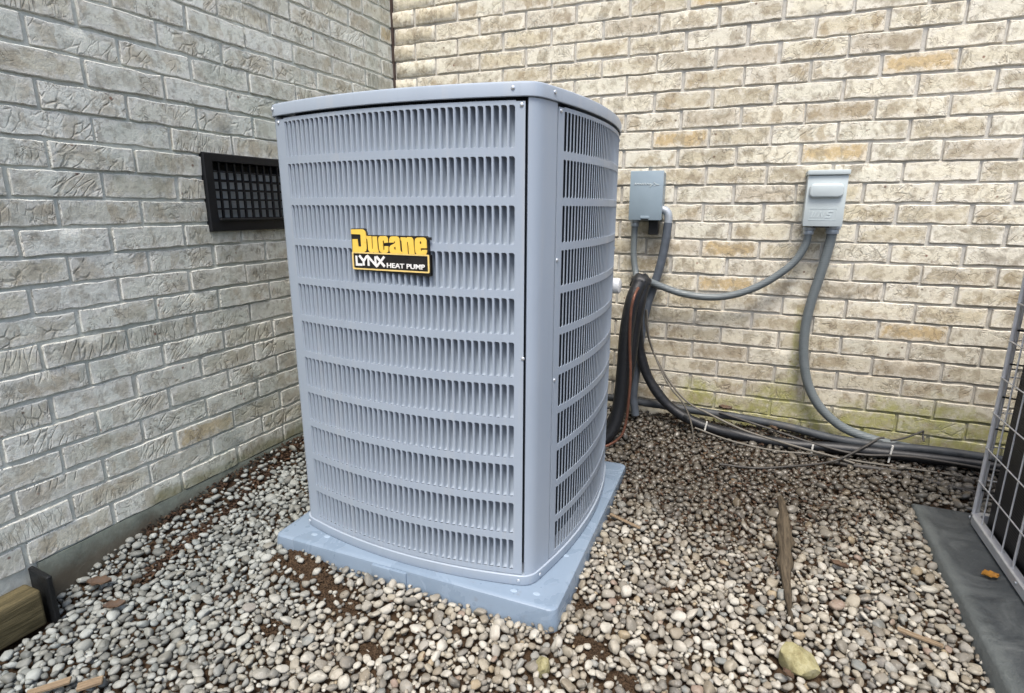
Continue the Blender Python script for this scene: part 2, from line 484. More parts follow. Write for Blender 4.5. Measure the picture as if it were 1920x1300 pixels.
MAT['bark'] = wood_material('weathered_root', (0.035, 0.027, 0.018), (0.115, 0.092, 0.062), (70, 5, 70))
MAT['chip'] = wood_material('pale_wood', (0.16, 0.115, 0.072), (0.29, 0.22, 0.145), (60, 8, 60))
MAT['leaf'] = simple('dry_brown_leaf', (0.075, 0.045, 0.026), 0.7, var=0.4, scale=40)
MAT['leaf_orange'] = simple('orange_leaf', (0.40, 0.19, 0.03), 0.6, var=0.35, scale=60)
MAT['cage'] = simple('cage_galvanised', (0.62, 0.635, 0.65), 0.42, 0.25, var=0.1)

def soil_material():
    b = NB('damp_soil')
    p = b.pos()
    n = b.noise(p, 60, 6, 0.75)
    c = b.ramp(n, [(0.25, (0.028, 0.018, 0.011)), (0.55, (0.075, 0.048, 0.028)), (0.8, (0.14, 0.095, 0.058))])
    return b.done(c, 0.95, 0.0, b.bump(b.noise(p, 240, 5, 0.75), 0.9, 0.006), 0.2)
MAT['soil'] = soil_material()

def pebble_material():
    b = NB('river_pebble')
    rnd = b.rnd()
    p = b.pos()
    x, y, z = b.sep(p)
    pal = [(0.0, (0.336, 0.312, 0.255)), (0.10, (0.242, 0.225, 0.187)), (0.20, (0.403, 0.386, 0.330)), (0.30, (0.181, 0.168, 0.139)), (0.38, (0.289, 0.262, 0.204)),
           (0.46, (0.370, 0.349, 0.297)), (0.55, (0.161, 0.151, 0.129)), (0.62, (0.262, 0.249, 0.217)), (0.70, (0.208, 0.181, 0.136)), (0.77, (0.423, 0.407, 0.356)),
           (0.84, (0.128, 0.121, 0.107)), (0.89, (0.242, 0.242, 0.220)), (0.93, (0.269, 0.218, 0.142)), (0.955, (0.168, 0.178, 0.168)), (0.985, (0.215, 0.161, 0.126))]
    c = b.ramp(rnd, pal, 'CONSTANT')
    vco = b.vadd(p, b.comb(b.math('MULTIPLY', rnd, 9.0), b.math('MULTIPLY', rnd, 5.0), rnd))
    n = b.noise(vco, 55.0, 5, 0.7)
    c = b.mix(b.sstep(n, 0.45, 0.72, 0.0, 0.62), c, b.mix(rnd, (0.15, 0.12, 0.085), (0.30, 0.265, 0.21)))
    c = b.mix(b.sstep(b.noise(vco, 170.0, 3, 0.7), 0.55, 0.75, 0.0, 0.30), c, (0.62, 0.60, 0.54))
    # cool light cast painted into the stones towards the left wall
    c = b.mix(b.math('MULTIPLY', b.sstep(x, 0.95, 0.25), 0.72), c, b.mix(b.math('FRACT', b.math('MULTIPLY', rnd, 5.7)), (0.085, 0.10, 0.10), (0.32, 0.355, 0.345)))
    # darker, browner, smoother stones in the back corner to the right of the pump
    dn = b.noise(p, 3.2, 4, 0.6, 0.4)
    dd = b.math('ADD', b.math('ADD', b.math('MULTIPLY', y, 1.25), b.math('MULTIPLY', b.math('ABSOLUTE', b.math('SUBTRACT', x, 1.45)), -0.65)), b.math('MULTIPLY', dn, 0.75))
    darkened = b.math('MULTIPLY', b.sstep(dd, -0.98, -0.28), b.sstep(x, 1.0, 1.2))
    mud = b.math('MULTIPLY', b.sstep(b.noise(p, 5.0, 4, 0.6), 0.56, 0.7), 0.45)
    darkened = b.math('MAXIMUM', darkened, mud)
    c = b.mix(b.math('MULTIPLY', darkened, 0.80), c, (0.050, 0.043, 0.034))
    r = b.math('SUBTRACT', 0.60, b.math('MULTIPLY', darkened, 0.32))
    nm = b.bump(b.noise(vco, 120, 4, 0.65), 0.25, 0.003)
    return b.done(c, r, 0.0, nm, 0.4)
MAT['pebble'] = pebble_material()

# ------------------------------------------------------------------ ground
GY = [-40, -6, -1.8, -1.35, -1.0, -0.7, -0.45, -0.2, 0.0, 1.0]
GZ = [-0.10, -0.07, -0.048, -0.016, -0.004, 0.012, 0.024, 0.055, 0.092, 0.10]
def gz(x, y):
    z = float(np.interp(y, GY, GZ))
    if y > -1.3 and x < 0.9:
        z += 0.018 * math.exp(-max(x, 0) / 0.25) * min(1, (y + 1.3) / 0.3)
    z += float(np.interp(y, [-1.66, -1.5, -1.36, -1.2, -0.8, -0.4, 0], [0, 0.034, 0.046, 0.062, 0.048, 0.03, 0.0])) * math.exp(-(max(x, 0) / 0.055) ** 1.3)
    pd = max(abs(x - 0.804) - 0.42, abs(y + 0.862) - 0.42)
    if y < -0.9: z += 0.009 * math.exp(-(max(pd, 0) / 0.10) ** 2)
    z += 0.010 * (noise.noise(Vector((x * 3.1, y * 3.1, 0.3)))) + 0.004 * noise.noise(Vector((x * 11, y * 11, 4.3)))
    return z

SOIL = [(0.50, -1.315, 0.085, 0.024), (0.565, -1.335, 0.07, 0.02), (0.66, -1.36, 0.06, 0.004), (0.72, -1.395, 0.05, 0.0), (1.32, -1.29, 0.05, 0.0), (1.40, -1.34, 0.035, 0.0),
        (1.45, -1.03, 0.03, 0.0), (1.27, -1.17, 0.035, 0.0), (1.02, -1.36, 0.03, 0.0), (1.745, -0.56, 0.045, 0.004), (1.70, -0.66, 0.03, 0.003), (1.55, -0.70, 0.04, 0.0), (1.90, -0.72, 0.035, 0.0), (1.33, -1.10, 0.03, 0.0), (1.63, -0.95, 0.03, 0.0), (0.60, -1.50, 0.04, 0.0), (0.86, -1.47, 0.035, 0.0)]
def soil_at(x, y):
    """(bareness, raise) of the bare-soil patches"""
    bare, rz = 0.0, 0.0
    for sx, sy, r, h in SOIL:
        d = math.hypot(x - sx, (y - sy) * 1.5) / r
        d += 0.25 * noise.noise(Vector((x * 25, y * 25, 1)))
        if d < 1.3:
            w = max(0.0, min(1.0, (1.3 - d) / 0.6))
            bare = max(bare, w); rz = max(rz, h * w)
    return bare, rz
TRENCH = [((0.155, -1.52), (0.105, -1.245)), ((0.105, -1.245), (0.03, -0.80)), ((0.014, -1.40), (0.014, -0.50))]
def trench_d(x, y):
    dm = 9.0
    for (ax, ay), (bx, by) in TRENCH:
        vx, vy = bx - ax, by - ay
        t = max(0, min(1, ((x - ax) * vx + (y - ay) * vy) / (vx * vx + vy * vy)))
        dm = min(dm, math.hypot(x - ax - t * vx, y - ay - t * vy))
    return dm

xs = sorted(set(list(np.round(np.linspace(-0.04, 3.2, 190), 4)) + [-40, -12, -3, -0.5, 4.0, 6, 12, 40]))
ys = sorted(set(list(np.round(np.linspace(-2.6, 0.02, 160), 4)) + [-40, -15, -7, -4, -3.2, 0.3, 2, 12, 40]))
gv, gf = [], []
for j, y in enumerate(ys):
    for i, x in enumerate(xs):
        z = gz(x, y) - 0.012
        if -2.6 <= y <= 0 and 0 <= x <= 3.2:
            bare, rz = soil_at(x, y)
            z += rz * 1.0 + 0.008 * bare + 0.006 * noise.noise(Vector((x * 60, y * 60, 2)))
        gv.append((x, y, z))
nx_ = len(xs)
for j in range(len(ys) - 1):
    for i in range(nx_ - 1):
        a = j * nx_ + i
        gf.append((a, a + 1, a + 1 + nx_, a + nx_))
ground = mesh_obj('ground', gv, gf, MAT['soil'], None, smooth=True)
tag(ground, 'brown soil bed under the river gravel beside the brick walls', kind='structure')

# ------------------------------------------------------------------ frustum helper
F_PX = 1060.95 / 1920.0
def project(p):
    v = Vector(p) - CAM
    d = v.dot(fwd)
    if d < 0.05: return None
    return (0.5 + F_PX * v.dot(rt) / d, 0.5 * 1300 / 1920 - F_PX * v.dot(up) / d, d)
def in_view(p, m=0.02):
    q = project(p)
    return q is not None and -m < q[0] < 1 + m and -m < q[1] < 1300 / 1920 + m

# ------------------------------------------------------------------ brick walls
K = 0.0677
def course_z(n): return (25.2 - n) * K
PITCH_X = 0.2095
BH, BL_ = 0.0595, 0.1985
def brick_mesh(seed, mat):
    r = random.Random(seed)
    xs = [-0.5, -0.4885, -0.38, -0.26, -0.13, 0.0, 0.13, 0.26, 0.38, 0.4885, 0.5]
    zs = [-0.5, -0.462, 0.0, 0.462, 0.5]
    vs, fs, ar = [], [], []
    ph = r.random() * 50
    for j, z in enumerate(zs):
        for i, x in enumerate(xs):
            e = (i in (0, len(xs) - 1)) or (j in (0, len(zs) - 1))
            X, Z = x * BL_, z * BH
            X += 0.0016 * noise.noise(Vector((X * 20 + ph, Z * 40, 0)))
            Z += (0.0034 if (e or j in (1, 3)) else 0.001) * noise.noise(Vector((X * 42 + ph, Z * 18, 7)))
            Y = -0.0005 + 0.0022 * noise.noise(Vector((X * 18 + ph, Z * 26, 3)))
            if e: Y += 0.0022 + 0.0022 * noise.noise(Vector((X * 60 + ph, Z * 60, 9)))
            if e and i in (0, len(xs) - 1) and j in (0, 4):
                k = 0.003 * r.random() + (0.009 * r.random() if r.random() < 0.22 else 0)
                X -= math.copysign(k, X); Z -= math.copysign(k * 0.6, Z)
            vs.append((X, Y, Z))
            ar.append(1.0 if e else (0.7 if (i in (1, len(xs) - 2) or j in (1, 3)) else 0.0))
    nx = len(xs)
    for j in range(len(zs) - 1):
        for i in range(nx - 1):
            a = j * nx + i
            fs.append((a, a + 1, a + 1 + nx, a + nx))
    ring = [i for i in range(nx)] + [j * nx + nx - 1 for j in range(1, len(zs))] + [(len(zs) - 1) * nx + i for i in range(nx - 2, -1, -1)] + [j * nx for j in range(len(zs) - 2, 0, -1)]
    base = len(vs)
    for k in ring:
        v = vs[k]; vs.append((v[0], 0.03, v[2])); ar.append(1.0)
    for q in range(len(ring)):
        a, b_ = ring[q], ring[(q + 1) % len(ring)]
        fs.append((b_, a, base + q, base + (q + 1) % len(ring)))
    me = bpy.data.meshes.new('brick')
    me.from_pydata(vs, [], fs)
    at = me.attributes.new('arris', 'FLOAT', 'POINT')
    at.data.foreach_set('value', ar)
    me.polygons.foreach_set('use_smooth', [True] * len(me.polygons))
    me.set_sharp_from_angle(angle=math.radians(24))
    me.materials.append(mat)
    me.update()
    return me

VENT = (-1.051, -0.660, 0.868, 1.104)      # y0, y1, z0, z1 of the vent frame on the left wall
def build_wall(root, mat, mortar_mat, rows, x_min, x_max, phase_even, phase_odd, to_world, hole=None, skip=None, jitter=1.0):
    meshes = [brick_mesh(1000 + k, mat) for k in range(16)]
    cands = []
    r = random.Random(3 if hole else 5)
    for n in rows:
        ph = phase_even if n % 2 == 0 else phase_odd
        z = course_z(n) - K / 2
        k0 = math.floor((x_min - ph) / PITCH_X)
        k = k0
        while ph + k * PITCH_X < x_max:
            a = ph + k * PITCH_X + 0.0045; b_ = a + PITCH_X - 0.009
            k += 1
            a, b_ = max(a, x_min), min(b_, x_max)
            segs = [(a, b_)]
            if hole and hole[2] < z < hole[3]:
                segs = []
                if a < hole[0]: segs.append((a, min(b_, hole[0])))
                if b_ > hole[1]: segs.append((max(a, hole[1]), b_))
            for s0, s1 in segs:
                s0 += r.uniform(-0.002, 0.0025); s1 += r.uniform(-0.0025, 0.002)
                if s1 - s0 < 0.018: continue
                if skip and skip(s0, s1, n): continue
                cands.append((s0, s1, z + r.uniform(-0.0018, 0.0018), r.randrange(16), r.uniform(-0.010, 0.010), r.uniform(-0.0022, 0.0018), r.random()))
    scored = []
    for c in cands:
        w = to_world((c[0] + c[1]) / 2, c[2])
        ends = [to_world(c[0], c[2]), to_world(c[1], c[2])]
        vis = in_view(w) or any(in_view(e) for e in ends)
        d = (Vector(w) - CAM).length
        # hidden by the heat pump?
        scored.append((0 if vis else 1, d, c))
    scored.sort(key=lambda t: (t[0], t[1]))
    singles, rest = [s for s in scored[:296]], [s for s in scored[296:]]
    for _, _, c in singles:
        o = bpy.data.objects.new('brick', meshes[c[3]])
        o.location = ((c[0] + c[1]) / 2, c[5], c[2])
        o.scale = ((c[1] - c[0]) / BL_, 1, 1)
        o.rotation_euler = (0, c[4] + (math.pi if c[6] > 0.5 else 0), 0)
        link(o, root)
    vs_all, f_all, ar_all, off = [], [], [], 0
    for _, _, c in rest:
        me = meshes[c[3]]
        sc = (c[1] - c[0]) / BL_
        for v in me.vertices:
            vs_all.append((v.co.x * sc + (c[0] + c[1]) / 2, v.co.y + c[5], v.co.z + c[2]))
        for p in me.polygons: f_all.append(tuple(i + off for i in p.vertices))
        ar_all += [d.value for d in me.attributes['arris'].data]
        off += len(me.vertices)
    if vs_all:
        me = bpy.data.meshes.new('more_bricks')
        me.from_pydata(vs_all, [], f_all)
        at = me.attributes.new('arris', 'FLOAT', 'POINT'); at.data.foreach_set('value', ar_all)
        me.polygons.foreach_set('use_smooth', [True] * len(me.polygons))
        me.materials.append(mat)
        o = link(bpy.data.objects.new('outlying_bricks', me), root)
        o['kind'] = 'stuff'

Z_TOP_ROW = -12
ZT = course_z(Z_TOP_ROW)
# back wall: local frame = world
back_wall = empty('brick_wall', (0, 0, 0), 0, 'cream brick wall behind the pump carrying two grey electrical boxes, mossy at its foot', 'wall')
build_wall(back_wall, MAT['brick_back'], MAT['mortar_back'], range(Z_TOP_ROW, 25), 0.004, 4.2, 2.1035, 2.002, lambda x, z: (x, 0.0, z))
box_obj('mortar', -0.1, 4.3, 0.0068, 0.14, -0.35, ZT + 0.01, MAT['mortar_back'], back_wall)
# left wall: local x -> world y, local -y -> world +x
left_wall = empty('brick_wall', (0, 0, 0), math.pi / 2, 'cool-tinted cream brick wall with a black foundation vent, left of the pump', 'wall')
LW_END = -3.6
def skip_low(s0, s1, n): return n >= 24 and s1 > -1.655
build_wall(left_wall, MAT['brick_left'], MAT['mortar_left'], range(Z_TOP_ROW, 26), LW_END, -0.006, -1.348, -1.2535, lambda x, z: (0.0, x, z), (VENT[0] + 0.012, VENT[1] - 0.012, VENT[2] + 0.022, VENT[3] - 0.005), skip_low)
def mortar_with_hole():
    bm = bmesh.new()
    y0, y1, z0, z1 = VENT[0] + 0.02, VENT[1] - 0.02, VENT[2] + 0.03, VENT[3] - 0.02
    bm_box(bm, LW_END, y0, 0.0052, 0.14, -0.35, ZT + 0.01)
    bm_box(bm, y1, 0.0, 0.0052, 0.14, -0.35, ZT + 0.01)
    bm_box(bm, y0, y1, 0.0052, 0.14, -0.35, z0)
    bm_box(bm, y0, y1, 0.0055, 0.14, z1, ZT + 0.01)
    return bm
bm_obj('mortar', mortar_with_hole(), MAT['mortar_left'], left_wall, smooth=False)
# concrete footing under the left wall (slightly proud, lumpy lower edge runs into the gravel)
fv, ff = [], []
fy = np.linspace(-1.655, -0.02, 60)
for i, y in enumerate(fy):
    w = 0.002 * noise.noise(Vector((y * 8, 0, 0)))
    for (px, pz) in ((0.02, course_z(24) + 0.003), (-0.0005 + w, course_z(24) + 0.002 + w), (-0.008 + w, course_z(24) - 0.03), (-0.010 - w, -0.02), (-0.012, -0.12), (0.02, -0.12)):
        fv.append((y, px, pz))
for i in range(len(fy) - 1):
    for k in range(6):
        a, b_ = i * 6 + k, i * 6 + (k + 1) % 6
        ff.append((a, b_, b_ + 6, a + 6))
ff.append(tuple(range(6))); ff.append(tuple(59 * 6 + k for k in range(6)))
mesh_obj('footing', fv, ff, MAT['footing'], left_wall, smooth=True, angle=40)
# sealant bead in the inside corner
cv, cf = [], []
zz = np.linspace(-0.05, ZT, 70)
for i, z in enumerate(zz):
    w = 0.0010 * noise.noise(Vector((0, 0, z * 14)))
    for a in ((0.001, 0.006), (0.0075 + w, 0.006), (0.0085 + w, -0.002), (0.004, -0.0085 - w), (0.001, -0.0085)):
        cv.append((a[0], a[1], z))
for i in range(69):
    for k in range(5):
        a, b_ = i * 5 + k, i * 5 + (k + 1) % 5
        cf.append((a, b_, b_ + 5, a + 5))
mesh_obj('corner_sealant', cv, cf, MAT['caulk'], back_wall, smooth=True, angle=50)

# ------------------------------------------------------------------ foundation vent on the left wall
vent = empty('foundation_vent', (0, (VENT[0] + VENT[1]) / 2, VENT[2]), math.pi / 2, 'black plastic foundation vent with a square grille set in the left brick wall', 'vent')
VW, VH = VENT[1] - VENT[0], VENT[3] - VENT[2]
def frame_geo():
    bm = bmesh.new()
    w, h, b = VW / 2, VH, 0.030
    bt, bb = 0.024, 0.038
    # face ring with slanted inner reveal
    outer = [(-w, 0), (w, 0), (w, h), (-w, h)]
    inn = [(-w + b, bb), (w - b, bb), (w - b, h - bt), (-w + b, h - bt)]
    deep = [(-w + b + 0.004, bb + 0.004), (w - b - 0.004, bb + 0.004), (w - b - 0.004, h - bt - 0.004), (-w + b + 0.004, h - bt - 0.004)]
    L = []
    for loop, y in ((outer, 0.004), (outer, -0.009), ([(x * 0.985, z + (0.003 if z < h / 2 else -0.003)) for x, z in outer], -0.013), (inn, -0.013), (deep, 0.045)):
        L.append([bm.verts.new((x, y, z)) for x, z in loop])
    for a, c in zip(L[:-1], L[1:]):
        for k in range(4):
            bm.faces.new((a[k], a[(k + 1) % 4], c[(k + 1) % 4], c[k]))
    # drip sill across the bottom
    bm_box(bm, -w + b, w - b, -0.022, -0.012, bb - 0.006, bb + 0.002, 0.002, 1)
    return bm
bm_obj('frame', frame_geo(), MAT['black_frame'], vent, smooth=True, angle=30)
gx0, gx1, gz0, gz1 = -VW / 2 + 0.030, VW / 2 - 0.030, 0.040, VH - 0.026
for k in range(1, 11):
    x = gx0 + (gx1 - gx0) * k / 11
    box_obj('grille_bar', x - 0.0026, x + 0.0026, -0.004, 0.004, gz0, gz1, MAT['black_frame'], vent)
for k in range(1, 6):
    z = gz0 + (gz1 - gz0) * k / 6
    box_obj('grille_bar', gx0, gx1, -0.0025, 0.003, z - 0.0021, z + 0.0021, MAT['black_frame'], vent)
# damper blades behind the grille and the dark housing
for k in range(5):
    z0 = gz0 + (gz1 - 0.022 - gz0) * k / 5
    hgt = (gz1 - 0.022 - gz0) / 5
    mesh_obj('damper_blade', [(gx0 + 0.006, 0.014, z0 + 0.002), (gx1 - 0.006, 0.014, z0 + 0.002), (gx1 - 0.006, 0.010, z0 + hgt - 0.003), (gx0 + 0.006, 0.010, z0 + hgt - 0.003),
                              (gx0 + 0.006, 0.017, z0 + 0.002), (gx1 - 0.006, 0.017, z0 + 0.002), (gx1 - 0.006, 0.013, z0 + hgt - 0.003), (gx0 + 0.006, 0.013, z0 + hgt - 0.003)],
             [(0, 1, 2, 3), (4, 5, 6, 7), (0, 1, 5, 4), (1, 2, 6, 5), (2, 3, 7, 6), (3, 0, 4, 7)], MAT['vent_back'], vent)
box_obj('housing', gx0, gx1, 0.046, 0.06, gz0, gz1, MAT['black_plastic'], vent)

# ------------------------------------------------------------------ equipment pad
PADC, PADR = (0.804, -0.862), math.radians(0.7)
pad = empty('equipment_pad', (PADC[0], PADC[1], -0.05), PADR, 'blue grey moulded plastic pad, wet in spots, under the tall heat pump', 'pad')
PW, PT = 0.416, 0.097
def pad_geo():
    bm = bmesh.new()
    N = 40
    def loop(hw, z, r, wob=0.0):
        pts = []
        for (cx, cy, a0) in ((hw - r, -(hw - r), -90), (hw - r, hw - r, 0), (-(hw - r), hw - r, 90), (-(hw - r), -(hw - r), 180)):
            for k in range(5):
                a = math.radians(a0 + 90 * k / 4)
                pts.append((cx + r * math.cos(a), cy + r * math.sin(a), z))
        return [bm.verts.new(p) for p in pts]
    Ls = [loop(PW + 0.006, 0.0, 0.022), loop(PW + 0.002, PT - 0.012, 0.022), loop(PW, PT - 0.004, 0.021), loop(PW - 0.005, PT - 0.0005, 0.018), loop(PW - 0.012, PT, 0.014), loop(PW - 0.10, PT - 0.001, 0.012)]
    for a, c in zip(Ls[:-1], Ls[1:]):
        n = len(a)
        for k in range(n):
            bm.faces.new((a[k], a[(k + 1) % n], c[(k + 1) % n], c[k]))
    bm.faces.new(Ls[-1])
    return bm
bm_obj('slab', pad_geo(), MAT['pad'], pad, smooth=True, angle=35)
# moulded rib on the front edge and drain dimples
box_obj('moulded_tab', -0.085, 0.02, -PW - 0.0075, -PW + 0.006, 0.045, PT - 0.0065, MAT['pad'], pad, 0.003)
for (dx, dy) in ((0.30, -0.385), (0.355, -0.375), (0.375, -0.20), (-0.31, -0.375), (-0.27, -0.37)):
    bm = bmesh.new()
    bmesh.ops.create_uvsphere(bm, u_segments=16, v_segments=6, radius=1.0)
    bmesh.ops.transform(bm, matrix=Matrix.Translation((dx, dy, PT - 0.0006)) @ Matrix.Diagonal((0.010, 0.007, 0.0010, 1)), verts=bm.verts)
    wd = NB('water_bead') if 'water' not in MAT else None
    if wd:
        MAT['water'] = wd.done((0.30, 0.38, 0.47), 0.08, 0.0, wd.bump(wd.noise(wd.objco(), 40), 0.05, 0.001), 0.6)
    bm_obj('water_bead', bm, MAT['water'], pad)

# ------------------------------------------------------------------ heat pump
HPC, HPR = (0.796, -0.856), math.radians(-1.05)
ZB, ZPAN, ZP1, ZLID, ZTOP = 0.0474, 0.0735, 1.1495, 1.1575, 1.1865
pump = empty('heat_pump', (HPC[0], HPC[1], ZB), HPR, 'tall grey louvred heat pump with a yellow and black maker badge on its front', 'heat pump')
SAG, HB, HH = 0.046, 0.350, 0.345
def bulge(t): return HB + SAG * (1 - (t / HH) ** 2)
def bulge_d(t): return -2 * SAG * t / HH ** 2
PANEL_T = {'front': (-0.331, 0.3288), 'right': (-0.267, 0.334), 'back': (-0.331, 0.331), 'left': (-0.331, 0.331)}
SLOTS = {'front': (-0.299, 0.311), 'right': (-0.250, 0.322), 'left': (-0.305, 0.305)}
ROT = {'front': 0.0, 'right': math.pi / 2, 'back': math.pi, 'left': -math.pi / 2}
def side_pt(side, t, off=0.0):
    """plan point of a side's face, in pump coordinates"""
    y = -bulge(t)
    n = Vector((-bulge_d(t), -1.0)).normalized()      # outward of y=-bulge(t): gradient
    n = Vector((bulge_d(t) * -1.0, -1.0)).normalized()
    p = Vector((t, y)) + n * off
    a = ROT[side]
    return Vector((p.x * math.cos(a) - p.y * math.sin(a), p.x * math.sin(a) + p.y * math.cos(a)))
def outline(off=0.0, nside=22, nc=8, t_end=0.322):
    pts = []
    order = ('front', 'right', 'back', 'left')
    for i, s in enumerate(order):
        nxt = order[(i + 1) % 4]
        for k in range(nside + 1):
            pts.append(side_pt(s, -t_end + 2 * t_end * k / nside, off))
        a, b_ = side_pt(s, t_end, off), side_pt(nxt, -t_end, off)
        da = (side_pt(s, t_end, off) - side_pt(s, t_end - 0.01, off)).normalized()
        db = (side_pt(nxt, -t_end, off) - side_pt(nxt, -t_end + 0.01, off)).normalized()
        # intersection of the two tangents
        det = da.x * -db.y + db.x * da.y
        w = b_ - a
        s_ = (w.x * -db.y + db.x * w.y) / det
        c = a + da * s_
        for k in range(1, nc):
            u = k / nc
            pts.append(a * (1 - u) ** 2 + c * 2 * u * (1 - u) + b_ * u * u)
    return pts
def loft(name, loops, mat, parent, caps=(True, True), smooth=True, angle=35):
    vs, fs = [], []
    n = len(loops[0][0])
    for pts, z in loops:
        for p in pts: vs.append((p.x, p.y, z - ZB))
    for i in range(len(loops) - 1):
        for k in range(n):
            a, b_ = i * n + k, i * n + (k + 1) % n
            fs.append((a, b_, b_ + n, a + n))
    if caps[0]: fs.append(tuple(range(n)))
    if caps[1]: fs.append(tuple((len(loops) - 1) * n + k for k in range(n)))
    return mesh_obj(name, vs, fs, mat, parent, smooth=smooth, angle=angle)
# base pan
loft('base_pan', [(outline(-0.012), ZB), (outline(0.0035), ZB + 0.0008), (outline(0.0045), ZB + 0.003), (outline(0.0045), ZPAN - 0.001), (outline(0.0035), ZPAN), (outline(-0.02), ZPAN)], MAT['paint_band'], pump, (True, True))
# top cover with rolled rim
loft('top_cover', [(outline(-0.045), ZLID + 0.012), (outline(0.0), ZLID + 0.012), (outline(0.0012), ZLID), (outline(0.0035), ZLID), (outline(0.0048), ZLID + 0.0015), (outline(0.0048), ZTOP - 0.006), (outline(0.0036), ZTOP - 0.0025), (outline(0.0005), ZTOP - 0.0004), (outline(-0.006), ZTOP), (outline(-0.05), ZTOP + 0.001)], MAT['paint_band'], pump, (False, True))
# fan guard rings on top
for r_ in (0.06, 0.11, 0.16, 0.21, 0.26):
    pts = [Vector((r_ * math.cos(a), r_ * math.sin(a), ZTOP + 0.012 - ZB)) for a in np.linspace(0, 2 * math.pi, 49)]
    tube('fan_guard_ring', pts, 0.002, MAT['coil_black'], pump, 6, smooth_path=False)
for k in range(4):
    a = k * math.pi / 4
    tube('fan_guard_spoke', [(-0.27 * math.cos(a), -0.27 * math.sin(a), ZTOP + 0.009 - ZB), (0.27 * math.cos(a), 0.27 * math.sin(a), ZTOP + 0.009 - ZB)], 0.0025, MAT['coil_black'], pump, 6, smooth_path=False)
# dark coil inside
co_pts = [p * 0.90 for p in outline(0.0)]
loft('coil', [(co_pts, ZPAN + 0.002), (co_pts, ZTOP - 0.004)], MAT['coil'], pump, (False, False))

# corner posts
def corner_post(s, nxt, t_from, t_to):
    pts_o, pts_i = [], []
    full = outline(0.0); fi = outline(-0.012)
    order = ('front', 'right', 'back', 'left'); idx = order.index(s)
    base = idx * (23 + 7) + 23
    for k in range(1 if s == 'front' else 0, 7):
        pts_o.append(full[base + k]); pts_i.append(fi[base + k])
    for k in range(5) if t_to > -0.32 else ():
        t = -0.3215 + (t_to + 0.3215) * k / 4
        pts_o.append(side_pt(nxt, t)); pts_i.append(side_pt(nxt, t, -0.012))
    ring = pts_o + pts_i[::-1]
    return loft('corner_post', [(ring, ZPAN + 0.0006), (ring, ZLID - 0.001)], MAT['paint'], pump)
corner_post('front', 'right', 0.327, -0.2715)
corner_post('right', 'back', 0.3365, -0.3335)
corner_post('back', 'left', 0.3335, -0.3335)
corner_post('left', 'front', 0.3335, -0.3335)

ROW_TOP = [1.143 - 0.0975 * i for i in range(11)]
SLOT_H, SLOT_W, SLOT_P = 0.0805, 0.0122, 0.01603
def panel_map(t, off, z):
    y = -bulge(t)
    n = Vector((-bulge_d(t), -1.0)).normalized()
    return (t + n.x * off, y + n.y * off, z - ZB)
def slot_loop(cx, zt):
    """rounded slot outline, counter-clockwise seen from outside, 4 points at each corner, with matching outer rectangle points"""
    x0, x1, z1, z0 = cx - SLOT_W / 2, cx + SLOT_W / 2, zt, zt - SLOT_H
    X0, X1 = cx - SLOT_P / 2, cx + SLOT_P / 2
    Z1, Z0 = zt + (0.0975 - SLOT_H) / 2, zt - SLOT_H - (0.0975 - SLOT_H) / 2
    inn, out = [], []
    for (qx, qz, a0, r, OX, OZ) in ((x1, z0, -90, 0.0048, X1, Z0), (x1, z1, 0, 0.0048, X1, Z1), (x0, z1, 90, 0.0018, X0, Z1), (x0, z0, 180, 0.0018, X0, Z0)):
        cxr = qx - r if qx == x1 else qx + r
        czr = qz - r if qz == z1 else qz + r
        for k in range(4):
            a = math.radians(a0 + 30 * k)
            px, pz = cxr + r * math.cos(a), czr + r * math.sin(a)
            inn.append((px, pz))
            if k in (1, 2): out.append((OX, OZ))
            elif a0 in (-90, 90): out.append((px, OZ) if k == 0 else (OX, pz))
            else: out.append((OX, pz) if k == 0 else (px, OZ))
    return inn, out, (X0, X1, Z0, Z1)
